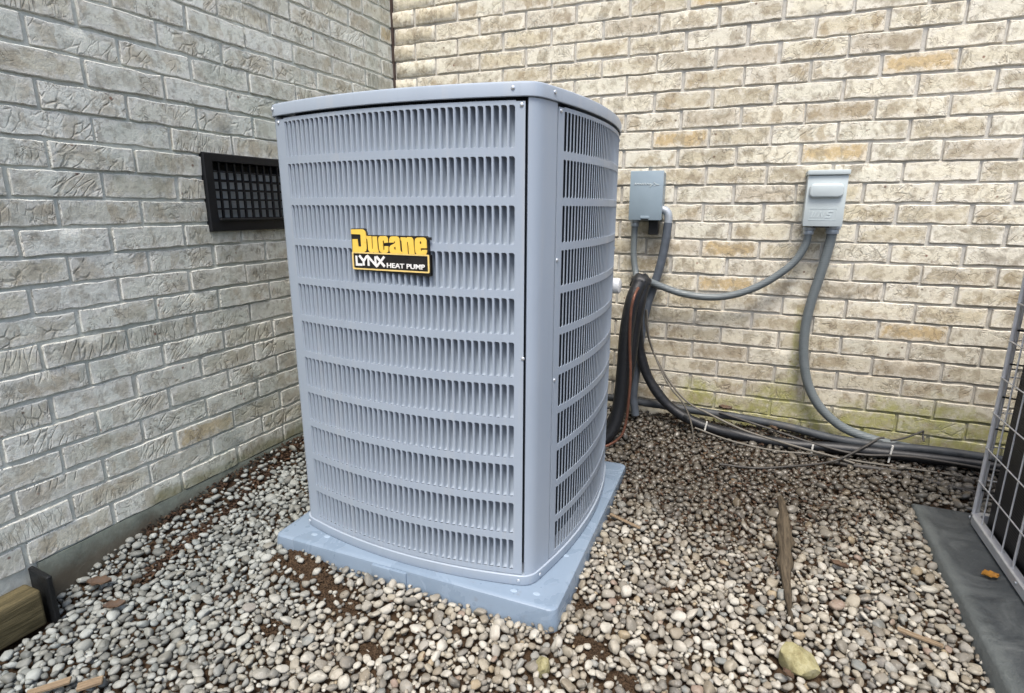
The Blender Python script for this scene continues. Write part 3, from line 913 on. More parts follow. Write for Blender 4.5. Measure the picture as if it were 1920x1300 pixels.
def louver_panel(side, n_slots):
    t0, t1 = PANEL_T[side]
    bm = bmesh.new()
    V = {}
    def vert(t, off, z):
        key = (round(t, 5), round(off, 5), round(z, 5))
        if key not in V: V[key] = bm.verts.new(panel_map(t, off, z))
        return V[key]
    def face(ids):
        u = []
        for v in ids:
            if v not in u: u.append(v)
        if len(u) > 2:
            try: bm.faces.new(u)
            except ValueError: pass
    if side in SLOTS:
        s0, s1 = SLOTS[side]
        pit = SLOT_P
        x_first = (s0 + s1) / 2 - pit * (n_slots - 1) / 2
        X0, X1 = x_first - pit / 2, x_first + pit * (n_slots - 0.5)
        zt_all, zb_all = ROW_TOP[0] + 0.0085, ROW_TOP[-1] - SLOT_H - 0.0085
        for zt in ROW_TOP:
            for k in range(n_slots):
                inn, out, _ = slot_loop(x_first + k * pit, zt)
                m = len(inn)
                for q in range(m):
                    a, b_ = q, (q + 1) % m
                    face([vert(*(out[a][0], 0, out[a][1])), vert(out[b_][0], 0, out[b_][1]), vert(inn[b_][0], 0, inn[b_][1]), vert(inn[a][0], 0, inn[a][1])])
                    face([vert(inn[a][0], 0, inn[a][1]), vert(inn[b_][0], 0, inn[b_][1]), vert(inn[b_][0], -0.0014, inn[b_][1]), vert(inn[a][0], -0.0014, inn[a][1])])
        def strip(ts, za, zb):
            for a, b_ in zip(ts[:-1], ts[1:]):
                face([vert(a, 0, za), vert(b_, 0, za), vert(b_, 0, zb), vert(a, 0, zb)])
        allt = list(np.linspace(X0, X1, 40))
        zbot, ztop = ZPAN + 0.0022, ZP1
        strip(allt, zbot, zb_all); strip(allt, zt_all, ztop)
        strip([t0, (t0 + X0) / 2, X0], zbot, ztop); strip([X1, (X1 + t1) / 2, t1], zbot, ztop)
    else:
        ts = list(np.linspace(t0, t1, 30)); zbot, ztop = ZPAN + 0.0008, ZP1
        for a, b_ in zip(ts[:-1], ts[1:]):
            face([vert(a, 0, zbot), vert(b_, 0, zbot), vert(b_, 0, ztop), vert(a, 0, ztop)])
    # hemmed rim
    ts = list(np.linspace(t0, t1, 30))
    for za, zb, in ((zbot, zbot), (ztop, ztop)):
        for a, b_ in zip(ts[:-1], ts[1:]):
            face([vert(a, 0, za), vert(b_, 0, za), vert(b_, -0.0025, za), vert(a, -0.0025, za)])
    for t in (t0, t1):
        face([vert(t, 0, zbot), vert(t, 0, ztop), vert(t, -0.0025, ztop), vert(t, -0.0025, zbot)])
    ang = ROT[side]
    bmesh.ops.transform(bm, matrix=Matrix.Rotation(ang, 4, 'Z'), verts=bm.verts)
    # no normal recalculation across open rims: they face out already
    me = bpy.data.meshes.new('louver_panel')
    bmesh.ops.recalc_face_normals(bm, faces=bm.faces)
    bm.to_mesh(me); bm.free()
    me.materials.append(MAT['paint'])
    me.polygons.foreach_set('use_smooth', [True] * len(me.polygons))
    me.set_sharp_from_angle(angle=math.radians(30))
    o = link(bpy.data.objects.new('louver_panel' if side in SLOTS else 'service_panel', me), pump)
    return o
def blade_geo(shallow=False):
    """one pressed louvre: hinged on its left edge, bowing inward to the right, closed at both ends"""
    w = SLOT_W
    prof = [(-0.0006, -0.0012), (0.0004, -0.0012), (0.0010, -0.0048), (0.0020, -0.0105), (0.0040, -0.0165), (w - 0.0035, -0.0205), (w + 0.0012, -0.0230)]
    if shallow: prof = [(-0.0006, -0.0012), (0.0004, -0.0012), (0.0012, -0.0022), (0.0022, -0.0034), (0.0040, -0.0046), (0.0062, -0.0056), (0.0080, -0.0062)]
    zs = [-SLOT_H / 2 - 0.0005, -SLOT_H / 2 + 0.004, SLOT_H / 2 - 0.004, SLOT_H / 2 + 0.0005]
    dep = [0.25, 1.0, 1.0, 0.55]
    vs, fs = [], []
    for z, d in zip(zs, dep):
        for (x, y) in prof:
            vs.append((x, -(-0.0012 + (y + 0.0012) * d), z))
    n = len(prof)
    for j in range(3):
        for i in range(n - 1):
            a = j * n + i
            fs.append((a, a + 1, a + 1 + n, a + n))
    return vs, fs
def add_slats(side, n_slots, panel):
    s0, s1 = SLOTS[side]
    x_first = (s0 + s1) / 2 - SLOT_P * (n_slots - 1) / 2
    ang = ROT[side]
    bv, bf = blade_geo(side != 'front')
    shared = None
    items = []
    for ri, zt in enumerate(ROW_TOP):
        for k in range(n_slots):
            items.append((x_first + k * SLOT_P, zt - SLOT_H / 2, ri, k))
    singles, rest = [], items
    if side == 'front':
        items.sort(key=lambda it: (-it[3]))           # right-hand slots show largest
        singles, rest = items[:300], items[300:]
        shared = bpy.data.meshes.new('slat')
        shared.from_pydata(bv, [], bf)
        shared.materials.append(MAT['paint'])
        shared.polygons.foreach_set('use_smooth', [True] * len(shared.polygons))
        shared.update()
    def placement(cx):
        t = cx - SLOT_W / 2
        a = math.atan(-bulge_d(cx))                   # tangent of y = -bulge
        p = panel_map(t, 0.0, ZB)
        return p, a
    for (cx, zc, ri, k) in singles:
        p, a = placement(cx)
        o = bpy.data.objects.new('slat', shared)
        o.matrix_basis = Matrix.Rotation(ang, 4, 'Z') @ Matrix.Translation((p[0], p[1], zc - ZB)) @ Matrix.Rotation(a, 4, 'Z')
        link(o, panel)
    vs, fs = [], []
    for (cx, zc, ri, k) in rest:
        p, a = placement(cx)
        m = Matrix.Rotation(ang, 4, 'Z') @ Matrix.Translation((p[0], p[1], zc - ZB)) @ Matrix.Rotation(a, 4, 'Z')
        off = len(vs)
        vs += [m @ Vector(v) for v in bv]
        fs += [tuple(i + off for i in f) for f in bf]
    if vs:
        me = bpy.data.meshes.new('slats')
        me.from_pydata([tuple(v) for v in vs], [], fs)
        me.materials.append(MAT['paint'])
        me.polygons.foreach_set('use_smooth', [True] * len(me.polygons))
        me.update()
        o = link(bpy.data.objects.new('far_slats', me), panel)
        o['kind'] = 'stuff'
for side, ns in (('front', 38), ('right', 35), ('left', 38), ('back', 0)):
    pnl = louver_panel(side, ns)
    if side in SLOTS: add_slats(side, ns, pnl)

# screws
def screw(side, t, z, off=0.0005):
    p = side_pt(side, t, off)
    n = (side_pt(side, t, 0.01) - side_pt(side, t, 0.0)).normalized()
    bm = bmesh.new()
    bmesh.ops.create_uvsphere(bm, u_segments=12, v_segments=6, radius=1.0)
    bmesh.ops.transform(bm, matrix=Matrix.Translation((p.x, p.y, z - ZB)) @ Matrix.Rotation(math.atan2(n.y, n.x), 4, 'Z') @ Matrix.Diagonal((0.0022, 0.0044, 0.0044, 1)), verts=bm.verts)
    bm_obj('screw', bm, MAT['screw'], pump)
for side, t, z in (('front', 0.3215, 1.1425), ('front', -0.322, 1.1425), ('right', -0.258, 1.1425), ('right', 0.326, 1.1425), ('front', 0.3275, 0.62),
                   ('right', -0.262, 0.55), ('right', -0.262, 0.83), ('right', 0.326, 0.48), ('right', 0.326, 0.82), ('right', 0.326, 0.105)):
    screw(side, t, z, 0.0006)
for side, t, z in (('front', 0.305, 1.1735), ('right', -0.29, 1.1735), ('front', -0.335, 1.1735), ('front', 0.322, 0.061), ('right', -0.315, 0.061), ('front', -0.335, 0.061)):
    screw(side, t, z, 0.0052)
# white capped valve stub behind the right rear corner
cyl_obj('valve_stub', (0.315, 0.455, 0.683 - ZB), (1, 0, 0), 0.027, 0.07, MAT['pvc'], pump, 20, 0.006)
cyl_obj('valve_elbow', (0.29, 0.43, 0.683 - ZB), (0, 1, 0), 0.022, 0.09, MAT['pvc'], pump, 20, 0.004)

# ------------------------------------------------------------------ maker badge on the front panel
badge = empty('badge', (0, 0, 0))
badge.parent = pump
del_t = math.atan(-bulge_d(0.0))
# badge frame: local x along the face, local z up, local -y out; origin at the box's top-left corner
bt0 = 0.7095 - HPC[0]
badge.location = (bt0, -bulge(0.0) + 0.0005, 0.842 - ZB)
badge.rotation_euler = (0, 0, 0)
SX, SZ = 0.000131, 0.0001165
def bxy(x, y): return ((x - 155) * SX, (600 - (y - 0.032 * (x - 160))) * SZ)
def prism(bm, pts, y0, y1):
    a = [bm.verts.new((p[0], y0, p[1])) for p in pts]
    c = [bm.verts.new((p[0], y1, p[1])) for p in pts]
    n = len(pts)
    for k in range(n): bm.faces.new((a[k], a[(k + 1) % n], c[(k + 1) % n], c[k]))
    return a, c
def fill_shape(name, loops, y_front, y_back, mat, parent):
    """extruded 2D shape with holes"""
    bm = bmesh.new()
    for y in (y_front, y_back):
        es = []
        for lp in loops:
            vs = [bm.verts.new((p[0], y, p[1])) for p in lp]
            es += [bm.edges.new((vs[k], vs[(k + 1) % len(vs)])) for k in range(len(vs))]
        bmesh.ops.triangle_fill(bm, edges=es, use_beauty=True, use_dissolve=False)
    for lp in loops:
        prism_v = [(p[0], p[1]) for p in lp]
        n = len(prism_v)
        a = [bm.verts.new((p[0], y_front, p[1])) for p in prism_v]
        c = [bm.verts.new((p[0], y_back, p[1])) for p in prism_v]
        for k in range(n): bm.faces.new((a[k], a[(k + 1) % n], c[(k + 1) % n], c[k]))
    bmesh.ops.remove_doubles(bm, verts=bm.verts, dist=1e-6)
    return bm_obj(name, bm, mat, parent, smooth=False)
def P_(lst): return [bxy(*p) for p in lst]
LET = {
 'D': [[(160, 155), (375, 155), (420, 162), (452, 185), (472, 225), (477, 270), (477, 520), (468, 560), (445, 588), (405, 600), (168, 600), (180, 345), (285, 345), (300, 490), (362, 490), (362, 255), (160, 245)]],
 'u': [[(482, 285), (592, 290), (596, 530), (601, 545), (608, 548), (614, 540), (614, 295), (706, 298), (714, 520), (718, 545), (730, 605), (636, 606), (628, 592), (605, 604), (560, 602), (528, 585), (512, 550), (505, 350), (482, 335)]],
 'c': [[(775, 290), (880, 290), (915, 305), (932, 340), (937, 415), (856, 420), (852, 382), (842, 370), (830, 376), (826, 392), (832, 550), (840, 568), (850, 560), (856, 545), (856, 482), (937, 484), (937, 560), (926, 592), (890, 612), (810, 612), (770, 598), (748, 565), (742, 520), (736, 350), (748, 308)]],
 'a': [[(1010, 298), (1110, 298), (1150, 312), (1170, 345), (1176, 400), (1182, 560), (1192, 590), (1216, 600), (1216, 640), (1150, 638), (1118, 615), (1085, 632), (1010, 630), (975, 610), (960, 570), (960, 505), (985, 470), (1040, 445), (1075, 425), (1086, 405), (1078, 392), (1060, 392), (1050, 415), (960, 415), (966, 345), (982, 312)],
       [(1060, 502), (1086, 490), (1088, 540), (1078, 552), (1062, 548), (1052, 525)]],
 'n': [[(1198, 315), (1292, 318), (1300, 334), (1335, 312), (1400, 314), (1436, 334), (1450, 380), (1468, 645), (1358, 642), (1346, 425), (1340, 400), (1328, 396), (1322, 412), (1336, 640), (1226, 636), (1214, 380), (1198, 372)]],
 'e': [[(1530, 322), (1650, 322), (1690, 342), (1708, 385), (1712, 520), (1590, 520), (1594, 566), (1603, 582), (1612, 572), (1616, 550), (1714, 550), (1710, 600), (1688, 640), (1650, 652), (1545, 652), (1505, 632), (1486, 590), (1478, 530), (1478, 400), (1490, 345)],
       [(1576, 402), (1590, 390), (1604, 396), (1610, 416), (1606, 440), (1580, 440)]],
}
backing = [(148, 140), (395, 138), (450, 155), (488, 200), (497, 268), (1410, 292), (1700, 300), (1728, 330), (1740, 640), (1765, 655), (1765, 1040), (1745, 1052), (175, 950), (150, 930)]
fill_shape('backing_plate', [P_(backing)], -0.0026, 0.006, MAT['badge_black'], badge)
for ch, loops in LET.items():
    fill_shape('letter', [P_(l) for l in loops], -0.0046, -0.0020, MAT['yellow'], badge)
fill_shape('trade_mark', [P_([(1735, 318), (1782, 322), (1780, 372), (1735, 368)])], -0.0030, 0.003, MAT['badge_black'], badge)
def rrect(x0, y0, x1, y1, r, skew0=0.0):
    pts = []
    for cx, cy, a0 in ((x1 - r, y0 + r, -90), (x1 - r, y1 - r, 0), (x0 + r, y1 - r, 90), (x0 + r, y0 + r, 180)):
        for k in range(5):
            a = math.radians(a0 + 22.5 * k)
            pts.append((cx + r * math.cos(a), cy + r * math.sin(a)))
    return [((x - 155) * SX, (600 - y) * SZ) for x, y in pts]
fill_shape('border', [rrect(150, 592, 1750, 938, 26), rrect(178, 618, 1722, 912, 14)[::-1]], -0.0046, -0.0020, MAT['badge_trim'], badge)
def stroke_letters(name, strokes, w, y_front, y_back, mat, parent):
    for st in strokes:
        pts = [Vector(p) for p in st]
        bm = bmesh.new()
        L, R = [], []
        for i, p in enumerate(pts):
            d0 = (p - pts[i - 1]).normalized() if i > 0 else None
            d1 = (pts[i + 1] - p).normalized() if i < len(pts) - 1 else None
            if d0 is None: n = Vector((-d1.y, d1.x)); k = 1
            elif d1 is None: n = Vector((-d0.y, d0.x)); k = 1
            else:
                n = (Vector((-d0.y, d0.x)) + Vector((-d1.y, d1.x))).normalized()
                k = min(2.2, 1 / max(0.3, n.dot(Vector((-d0.y, d0.x)))))
            L.append(p + n * w / 2 * k); R.append(p - n * w / 2 * k)
        for i in range(len(pts) - 1):
            q = [L[i], L[i + 1], R[i + 1], R[i]]
            a = [bm.verts.new((v.x, y_front, v.y)) for v in q]
            c = [bm.verts.new((v.x, y_back, v.y)) for v in q]
            bm.faces.new(a)
            for k2 in range(4): bm.faces.new((a[k2], a[(k2 + 1) % 4], c[(k2 + 1) % 4], c[k2]))
        bmesh.ops.remove_doubles(bm, verts=bm.verts, dist=1e-6)
        bm_obj(name, bm, mat, parent, smooth=False)
        y_front -= 0.00012
def bl(lst): return [((x - 155) * SX, (600 - y) * SZ) for x, y in lst]
stroke_letters('letter', [bl([(238, 668), (238, 842), (360, 842)]), bl([(300, 662), (392, 772)]), bl([(470, 664), (392, 772), (392, 856)]), bl([(498, 858), (498, 680), (650, 842), (650, 664)]),
                          bl([(672, 668), (838, 858)]), bl([(838, 668), (672, 858)])], 0.0054, -0.0038, -0.0020, MAT['white_ink'], badge)
def text_obj(name, body, size, loc, mat, parent, width=None, extr=0.001, bold=0.0):
    cu = bpy.data.curves.new(name, 'FONT')
    cu.body = body; cu.size = size; cu.extrude = extr; cu.offset = bold
    tmp = bpy.data.objects.new(name + '_tmp', cu)
    COL.objects.link(tmp)
    dg = bpy.context.evaluated_depsgraph_get()
    dg.update()
    me = bpy.data.meshes.new_from_object(tmp.evaluated_get(dg))
    bpy.data.objects.remove(tmp)
    co = np.zeros(len(me.vertices) * 3); me.vertices.foreach_get('co', co); co = co.reshape(-1, 3)
    x0, x1 = co[:, 0].min(), co[:, 0].max()
    s = (width / (x1 - x0)) if width else 1.0
    out = np.stack([(co[:, 0] - x0) * s + loc[0], loc[1] - co[:, 2], co[:, 1] + loc[2]], 1)
    me.vertices.foreach_set('co', out.ravel()); me.update()
    me.materials.clear(); me.materials.append(mat)
    return link(bpy.data.objects.new(name, me), parent)
text_obj('lettering', 'HEAT PUMP', 0.0148, ((885 - 155) * SX, -0.0032, (600 - 872) * SZ), MAT['white_ink'], badge, 772 * SX, 0.0009, 0.0003)

# ------------------------------------------------------------------ electrical boxes
b1 = empty('disconnect_box', (1.168, 0, 0.898), 0, 'mid grey metal electrical box with raised script, on the wall beside the pump', 'electrical box')
bm = bmesh.new(); bm_box(bm, -0.058, 0.058, -0.080, -0.002, 0.004, 0.178, 0.002, 1)
bm_obj('enclosure', bm, MAT['box_grey'], b1)
bm = bmesh.new(); bm_box(bm, -0.0625, 0.0625, -0.090, -0.0805, 0.0, 0.182, 0.0025, 2)
cov = bm_obj('cover', bm, MAT['box_grey'], b1)
box_obj('latch_slot', -0.014, 0.014, -0.0915, -0.085, 0.0015, 0.0055, MAT['black_plastic'], b1)
box_obj('hasp_tab', -0.017, 0.017, -0.0922, -0.0895, 0.0062, 0.016, MAT['box_grey'], b1, 0.0012, 1)
box_obj('pull_plug', 0.012, 0.048, -0.066, -0.030, -0.055, 0.004, MAT['black_plastic'], b1, 0.002, 1)
# raised script mark: a running wave with a tail loop and an arrow-like flick
wave = [(-0.045, 0.132), (-0.042, 0.138), (-0.040, 0.131), (-0.034, 0.136), (-0.029, 0.1335), (-0.022, 0.134), (-0.018, 0.131), (-0.014, 0.1375), (-0.011, 0.131), (-0.006, 0.1375), (-0.002, 0.130), (0.004, 0.136), (0.009, 0.131), (0.013, 0.1345), (0.017, 0.131), (0.013, 0.122), (0.018, 0.128), (0.025, 0.134)]
tube('script_mark', [(x, -0.0905, z) for x, z in wave], 0.0014, MAT['box_pale'], b1, 6, 4)
tube('script_mark', [(0.026, -0.0905, 0.140), (0.036, -0.0905, 0.133), (0.047, -0.0905, 0.1305), (0.037, -0.0905, 0.130), (0.027, -0.0905, 0.126)], 0.0011, MAT['box_pale'], b1, 6, 4)

b2 = empty('disconnect_box', (1.7735, 0, 0.884), 0, 'pale grey metal electrical box with a hooded lid and a raised oblong', 'electrical box')
bm = bmesh.new(); bm_box(bm, -0.059, 0.059, -0.085, -0.002, 0.004, 0.180, 0.002, 1)
bm_obj('enclosure', bm, MAT['box_pale'], b2)
bm = bmesh.new(); bm_box(bm, -0.0605, 0.0605, -0.093, -0.0855, 0.0, 0.1685, 0.002, 2)
bm_obj('cover', bm, MAT['box_pale'], b2)
bm = bmesh.new(); bm_box(bm, -0.0635, 0.0635, -0.101, -0.002, 0.1705, 0.186, 0.002, 2)
bm_obj('rain_hood', bm, MAT['box_pale'], b2)
def rounded_pad(cx, cz, w, h, y0, y1, r, bev):
    bm = bmesh.new()
    loops = []
    for y, ins in ((y0, 0.0), (y1 + bev, 0.0), (y1 + bev * 0.3, bev * 0.3), (y1, bev)):
        pts = []
        for sx, sz, a0 in ((1, -1, -90), (1, 1, 0), (-1, 1, 90), (-1, -1, 180)):
            rr = max(r - ins, 0.002)
            for k in range(6):
                a = math.radians(a0 + 18 * k)
                pts.append((cx + sx * (w / 2 - r) + rr * math.cos(a), y, cz + sz * (h / 2 - r) + rr * math.sin(a)))
        loops.append([bm.verts.new(p) for p in pts])
    for a, c in zip(loops[:-1], loops[1:]):
        n = len(a)
        for k in range(n): bm.faces.new((a[k], a[(k + 1) % n], c[(k + 1) % n], c[k]))
    bm.faces.new(loops[-1])
    return bm
bm_obj('handle_bulge', rounded_pad(-0.001, 0.1185, 0.103, 0.046, -0.092, -0.107, 0.014, 0.006), MAT['box_pale'], b2, angle=60)
bm = bmesh.new()
for (x0, x1, z0, z1) in ((-0.044, 0.037, 0.0205, 0.0218), (-0.044, 0.037, 0.0585, 0.0598), (-0.0452, -0.044, 0.0205, 0.0598), (0.037, 0.0382, 0.0205, 0.0598)):
    bm_box(bm, x0, x1, -0.0939, -0.0925, z0, z1)
bm_obj('raised_border', bm, MAT['box_pale'], b2, smooth=False)
def sl_(pts): return [(x + (z - 0.040) * 0.35, z) for x, z in pts]
stroke_letters('raised_letter', [sl_([(-0.034, 0.030), (-0.034, 0.050)]), sl_([(-0.026, 0.030), (-0.026, 0.050)]), sl_([(-0.014, 0.030), (-0.014, 0.050), (-0.001, 0.030), (-0.001, 0.050)]),
                                 sl_([(0.024, 0.050), (0.010, 0.049), (0.010, 0.041), (0.023, 0.039), (0.023, 0.031), (0.008, 0.030)])], 0.0032, -0.0941, -0.0925, MAT['box_pale'], b2)
box_obj('latch_notch', -0.026, 0.022, -0.0875, -0.070, -0.004, 0.0042, MAT['black_plastic'], b2)

# ------------------------------------------------------------------ conduits
def connector(parent, p, axis, r):
    p = Vector(p); ax = Vector(axis).normalized()
    cyl_obj('connector', p - ax * 0.001, ax, r * 1.5, 0.012, MAT['fitting'], parent, 16, 0.0015)
    cyl_obj('locknut', p + ax * 0.0125, ax, r * 1.25, 0.014, MAT['fitting'], parent, 12, 0.001)
def conduit(label, pts, r, mat, conn=None, name='conduit'):
    root = empty(name, pts[0], 0, label, 'conduit')
    loc = [Vector(p) - Vector(pts[0]) for p in pts]
    tube('tubing', loc, r, mat, root, 16, 10)
    if conn: connector(root, (0, 0, 0), conn, r)
    return root
conduit('short grey flexible conduit dropping from the underside of the mid grey box', [(1.124, -0.048, 0.893), (1.124, -0.048, 0.84), (1.126, -0.050, 0.76), (1.141, -0.062, 0.69), (1.160, -0.10, 0.645), (1.172, -0.15, 0.60)], 0.0125, MAT['conduit'], (0, 0, -1))
cb = empty('conduit', (1.218, -0.045, 0.937), 0, 'dark grey conduit leaving the side of the mid grey box through an elbow', 'conduit')
tube('elbow', [(0, 0, 0), (0.016, 0, -0.001), (0.029, 0, -0.012), (0.033, 0, -0.032), (0.033, 0, -0.05)], 0.0155, MAT['fitting'], cb, 16, 6)
tube('tubing', [(0.033, 0, -0.048), (0.029, -0.002, -0.112), (0.018, -0.005, -0.195), (-0.001, -0.008, -0.28), (-0.023, -0.012, -0.367), (-0.040, -0.02, -0.48), (-0.048, -0.03, -0.62), (-0.055, -0.04, -0.74), (-0.04, -0.05, -0.83)], 0.0165, MAT['conduit_dark'], cb, 16, 8)
conduit('long grey conduit sagging from the pale grey box across to the wrapped pipes', [(1.738, -0.050, 0.874), (1.733, -0.050, 0.82), (1.706, -0.050, 0.76), (1.657, -0.052, 0.709), (1.59, -0.055, 0.661), (1.51, -0.057, 0.626), (1.425, -0.06, 0.612), (1.325, -0.065, 0.621), (1.241, -0.075, 0.647), (1.188, -0.10, 0.668), (1.165, -0.14, 0.655)], 0.0135, MAT['conduit'], (0, 0, -1))
conduit('thick grey ribbed conduit curving from the pale grey box down to the mossy wall foot', [(1.812, -0.050, 0.878), (1.808, -0.050, 0.819), (1.794, -0.048, 0.725), (1.774, -0.046, 0.609), (1.767, -0.045, 0.51), (1.774, -0.045, 0.409), (1.799, -0.045, 0.309), (1.845, -0.046, 0.228), (1.915, -0.048, 0.166), (1.985, -0.05, 0.137), (2.071, -0.052, 0.120), (2.167, -0.055, 0.112), (2.29, -0.06, 0.105), (2.7, -0.06, 0.10)], 0.0165, MAT['conduit'], (0, 0, -1))

# refrigerant lines
ls = empty('refrigerant_line', (1.188, -0.28, 0.68), 0, 'black wrapped refrigerant pipes taped together behind the right rear corner of the pump', 'pipe')
def rel(pts, o): return [Vector(p) - Vector(o) for p in pts]
O_ = (1.188, -0.28, 0.68)
tube('insulated_pipe', rel([(1.190, -0.24, 0.675), (1.172, -0.27, 0.61), (1.160, -0.285, 0.50), (1.155, -0.285, 0.337), (1.148, -0.29, 0.208), (1.126, -0.31, 0.11), (1.075, -0.34, 0.07), (0.98, -0.42, 0.10)], O_), 0.026, MAT['wrap'], ls, 16, 8)
tube('insulated_pipe', rel([(1.200, -0.22, 0.67), (1.190, -0.24, 0.60), (1.178, -0.235, 0.50), (1.165, -0.235, 0.34), (1.14, -0.25, 0.18), (1.08, -0.29, 0.09), (0.98, -0.38, 0.14)], O_), 0.024, MAT['wrap'], ls, 16, 8)
tk = bmesh.new()
bmesh.ops.create_icosphere(tk, subdivisions=3, radius=1.0)
for v in tk.verts:
    k = 1 + 0.28 * noise.noise(v.co * 2.3) + 0.14 * noise.noise(v.co * 6.0)
    v.co = Vector((v.co.x * 0.038 * k, v.co.y * 0.040 * k, v.co.z * 0.034 * k)) + Vector((1.186, -0.20, 0.672)) - Vector(O_)
bm_obj('tape_knot', tk, MAT['wrap'], ls, True, 60)
tube('copper_pipe', rel([(1.192, -0.275, 0.662), (1.186, -0.312, 0.635), (1.179, -0.322, 0.58), (1.180, -0.320, 0.471), (1.189, -0.318, 0.351), (1.188, -0.318, 0.247), (1.183, -0.322, 0.161), (1.166, -0.335, 0.10), (1.11, -0.36, 0.062), (1.04, -0.40, 0.075)], O_), 0.0052, MAT['copper'], ls, 10, 8)

gl = (1.2, -0.11, 0.6)
g_line = empty('insulated_line', gl, 0, 'thick black insulated line bending off the wrapped pipes and along the wall foot', 'pipe')
tube('insulation', rel([(1.186, -0.16, 0.63), (1.170, -0.12, 0.51), (1.176, -0.105, 0.42), (1.203, -0.10, 0.316), (1.256, -0.10, 0.225), (1.333, -0.105, 0.155), (1.449, -0.115, 0.112), (1.608, -0.12, 0.092), (1.759, -0.12, 0.088), (1.899, -0.11, 0.094), (2.128, -0.10, 0.100), (2.36, -0.10, 0.105), (2.75, -0.10, 0.10)], gl), lambda u: 0.0195 + 0.0008 * math.sin(u * 60), MAT['wrap'], g_line, 16, 8)
tube('tape_band', rel([(1.372, -0.108, 0.139), (1.388, -0.110, 0.133)], gl), 0.0212, MAT['black_plastic'], g_line, 16, 2)
wp = empty('wall_pipe', (1.14, -0.045, 0.15), 0, 'weathered grey pipe lying along the foot of the mossy brick wall', 'pipe')
tube('pipe', rel([(1.02, -0.05, 0.155), (1.14, -0.048, 0.152), (1.295, -0.045, 0.147), (1.401, -0.044, 0.144), (1.603, -0.044, 0.138), (1.755, -0.046, 0.128), (1.901, -0.075, 0.118), (2.055, -0.085, 0.118), (2.25, -0.09, 0.13), (2.7, -0.09, 0.12)], (1.14, -0.045, 0.15)), 0.0155, MAT['old_pipe'], wp, 14, 8)
# loose cables
def cable(label, pts, r, mat):
    o = tube('cable', rel(pts, pts[0]), r, mat, None, 8, 8)
    o.location = pts[0]
    tag(o, label, 'cable', None)
    return o
cable('thin grey brown cable looping down the wall and over the black line to the right', [(1.200, -0.13, 0.56), (1.205, -0.135, 0.50), (1.24, -0.14, 0.396), (1.309, -0.14, 0.284), (1.385, -0.14, 0.207), (1.467, -0.142, 0.172), (1.605, -0.155, 0.128), (1.79, -0.162, 0.096), (1.896, -0.17, 0.084), (1.963, -0.18, 0.074)], 0.0042, MAT['wire_grey'])
cable('thin dark cable ending in the gravel beside the bend of the black line', [(1.205, -0.14, 0.56), (1.222, -0.15, 0.46), (1.262, -0.16, 0.36), (1.315, -0.175, 0.275), (1.369, -0.18, 0.217), (1.404, -0.18, 0.146), (1.424, -0.185, 0.06)], 0.0032, MAT['wire_grey'])
cable('slim black cable lying on the gravel and rising to the wall foot', [(1.525, -0.346, 0.062), (1.64, -0.325, 0.060), (1.75, -0.278, 0.066), (1.89, -0.204, 0.078), (1.98, -0.135, 0.112), (2.04, -0.085, 0.142), (2.06, -0.075, 0.146)], 0.0040, MAT['wire_dark'])
cable('stiff black cable end hooked up against the mossy bricks', [(2.08, -0.085, 0.142), (2.12, -0.06, 0.148), (2.17, -0.03, 0.165), (2.185, -0.022, 0.172), (2.186, -0.025, 0.155), (2.188, -0.04, 0.14)], 0.0034, MAT['wire_dark'])
cable('dark cable crossing the gravel towards the back of the wire cage', [(1.90, -0.165, 0.062), (1.964, -0.172, 0.062), (2.05, -0.170, 0.063), (2.126, -0.180, 0.062), (2.22, -0.205, 0.056), (2.35, -0.23, 0.052), (2.6, -0.24, 0.05)], 0.0085, MAT['wire_dark'])
cable('thin brown cable running low along the black line at the wall foot', [(1.42, -0.15, 0.11), (1.55, -0.165, 0.085), (1.70, -0.175, 0.075), (1.86, -0.158, 0.078), (2.02, -0.15, 0.072), (2.2, -0.152, 0.075), (2.5, -0.15, 0.07)], 0.0036, MAT['wire_grey'])
cable('second dark cable draped over the wall pipe behind the stakes', [(1.50, -0.06, 0.155), (1.66, -0.085, 0.13), (1.84, -0.125, 0.105), (1.98, -0.14, 0.095), (2.15, -0.13, 0.11), (2.45, -0.13, 0.10)], 0.0044, MAT['wire_dark'])
def stake(p, h, label, lean=0.0):
    o = box_obj('cable_stake', -0.003, 0.003, -0.003, 0.003, 0, h, MAT['stake'], None, 0.001, 1)
    o.location = p; o.rotation_euler = (0, lean, 0)
    return tag(o, label, 'stake', 'white stakes holding the lines')
stake((1.455, -0.143, 0.095), 0.045, 'short white stake over the bend of the black line, nearest the pump', 0.15)
stake((1.829, -0.150, 0.062), 0.048, 'short pale stake on the black line below the ribbed conduit', 0.05)
stake((2.073, -0.128, 0.075), 0.066, 'taller pale stake at the wall foot nearest the wire cage', 0.08)

# ------------------------------------------------------------------ second condenser and its slab
slab = empty('concrete_slab', (2.10, -0.347, -0.03), 0, 'wet dark concrete slab under the wire caged condenser at the right', 'slab')
sv, sf = [], []
for (x0, y1, z, ins) in ((0, 0, 0, -0.006), (0, 0, 0.062, 0.0), (0, 0, 0.069, 0.006), (0, 0, 0.071, 0.014)):
    nseg = 24
    for k in range(nseg + 1):
        y = -1.6 * k / nseg
        w = 0.0025 * noise.noise(Vector((y * 9, z * 30, 0)))
        sv.append((ins + w, y - (ins if k == 0 else 0), z))
    for k in range(nseg + 1):
        y = -1.6 * (1 - k / nseg)
        sv.append((1.0, y - (ins if k == nseg else 0), z))
n_ = 50
for i in range(3):
    for k in range(n_):
        a, b_ = i * n_ + k, i * n_ + (k + 1) % n_
        sf.append((a, b_, b_ + n_, a + n_))
sf.append(tuple(range(n_))); sf.append(tuple(3 * n_ + k for k in range(n_)))
mesh_obj('concrete', sv, sf, MAT['slab'], slab, smooth=True, angle=40)

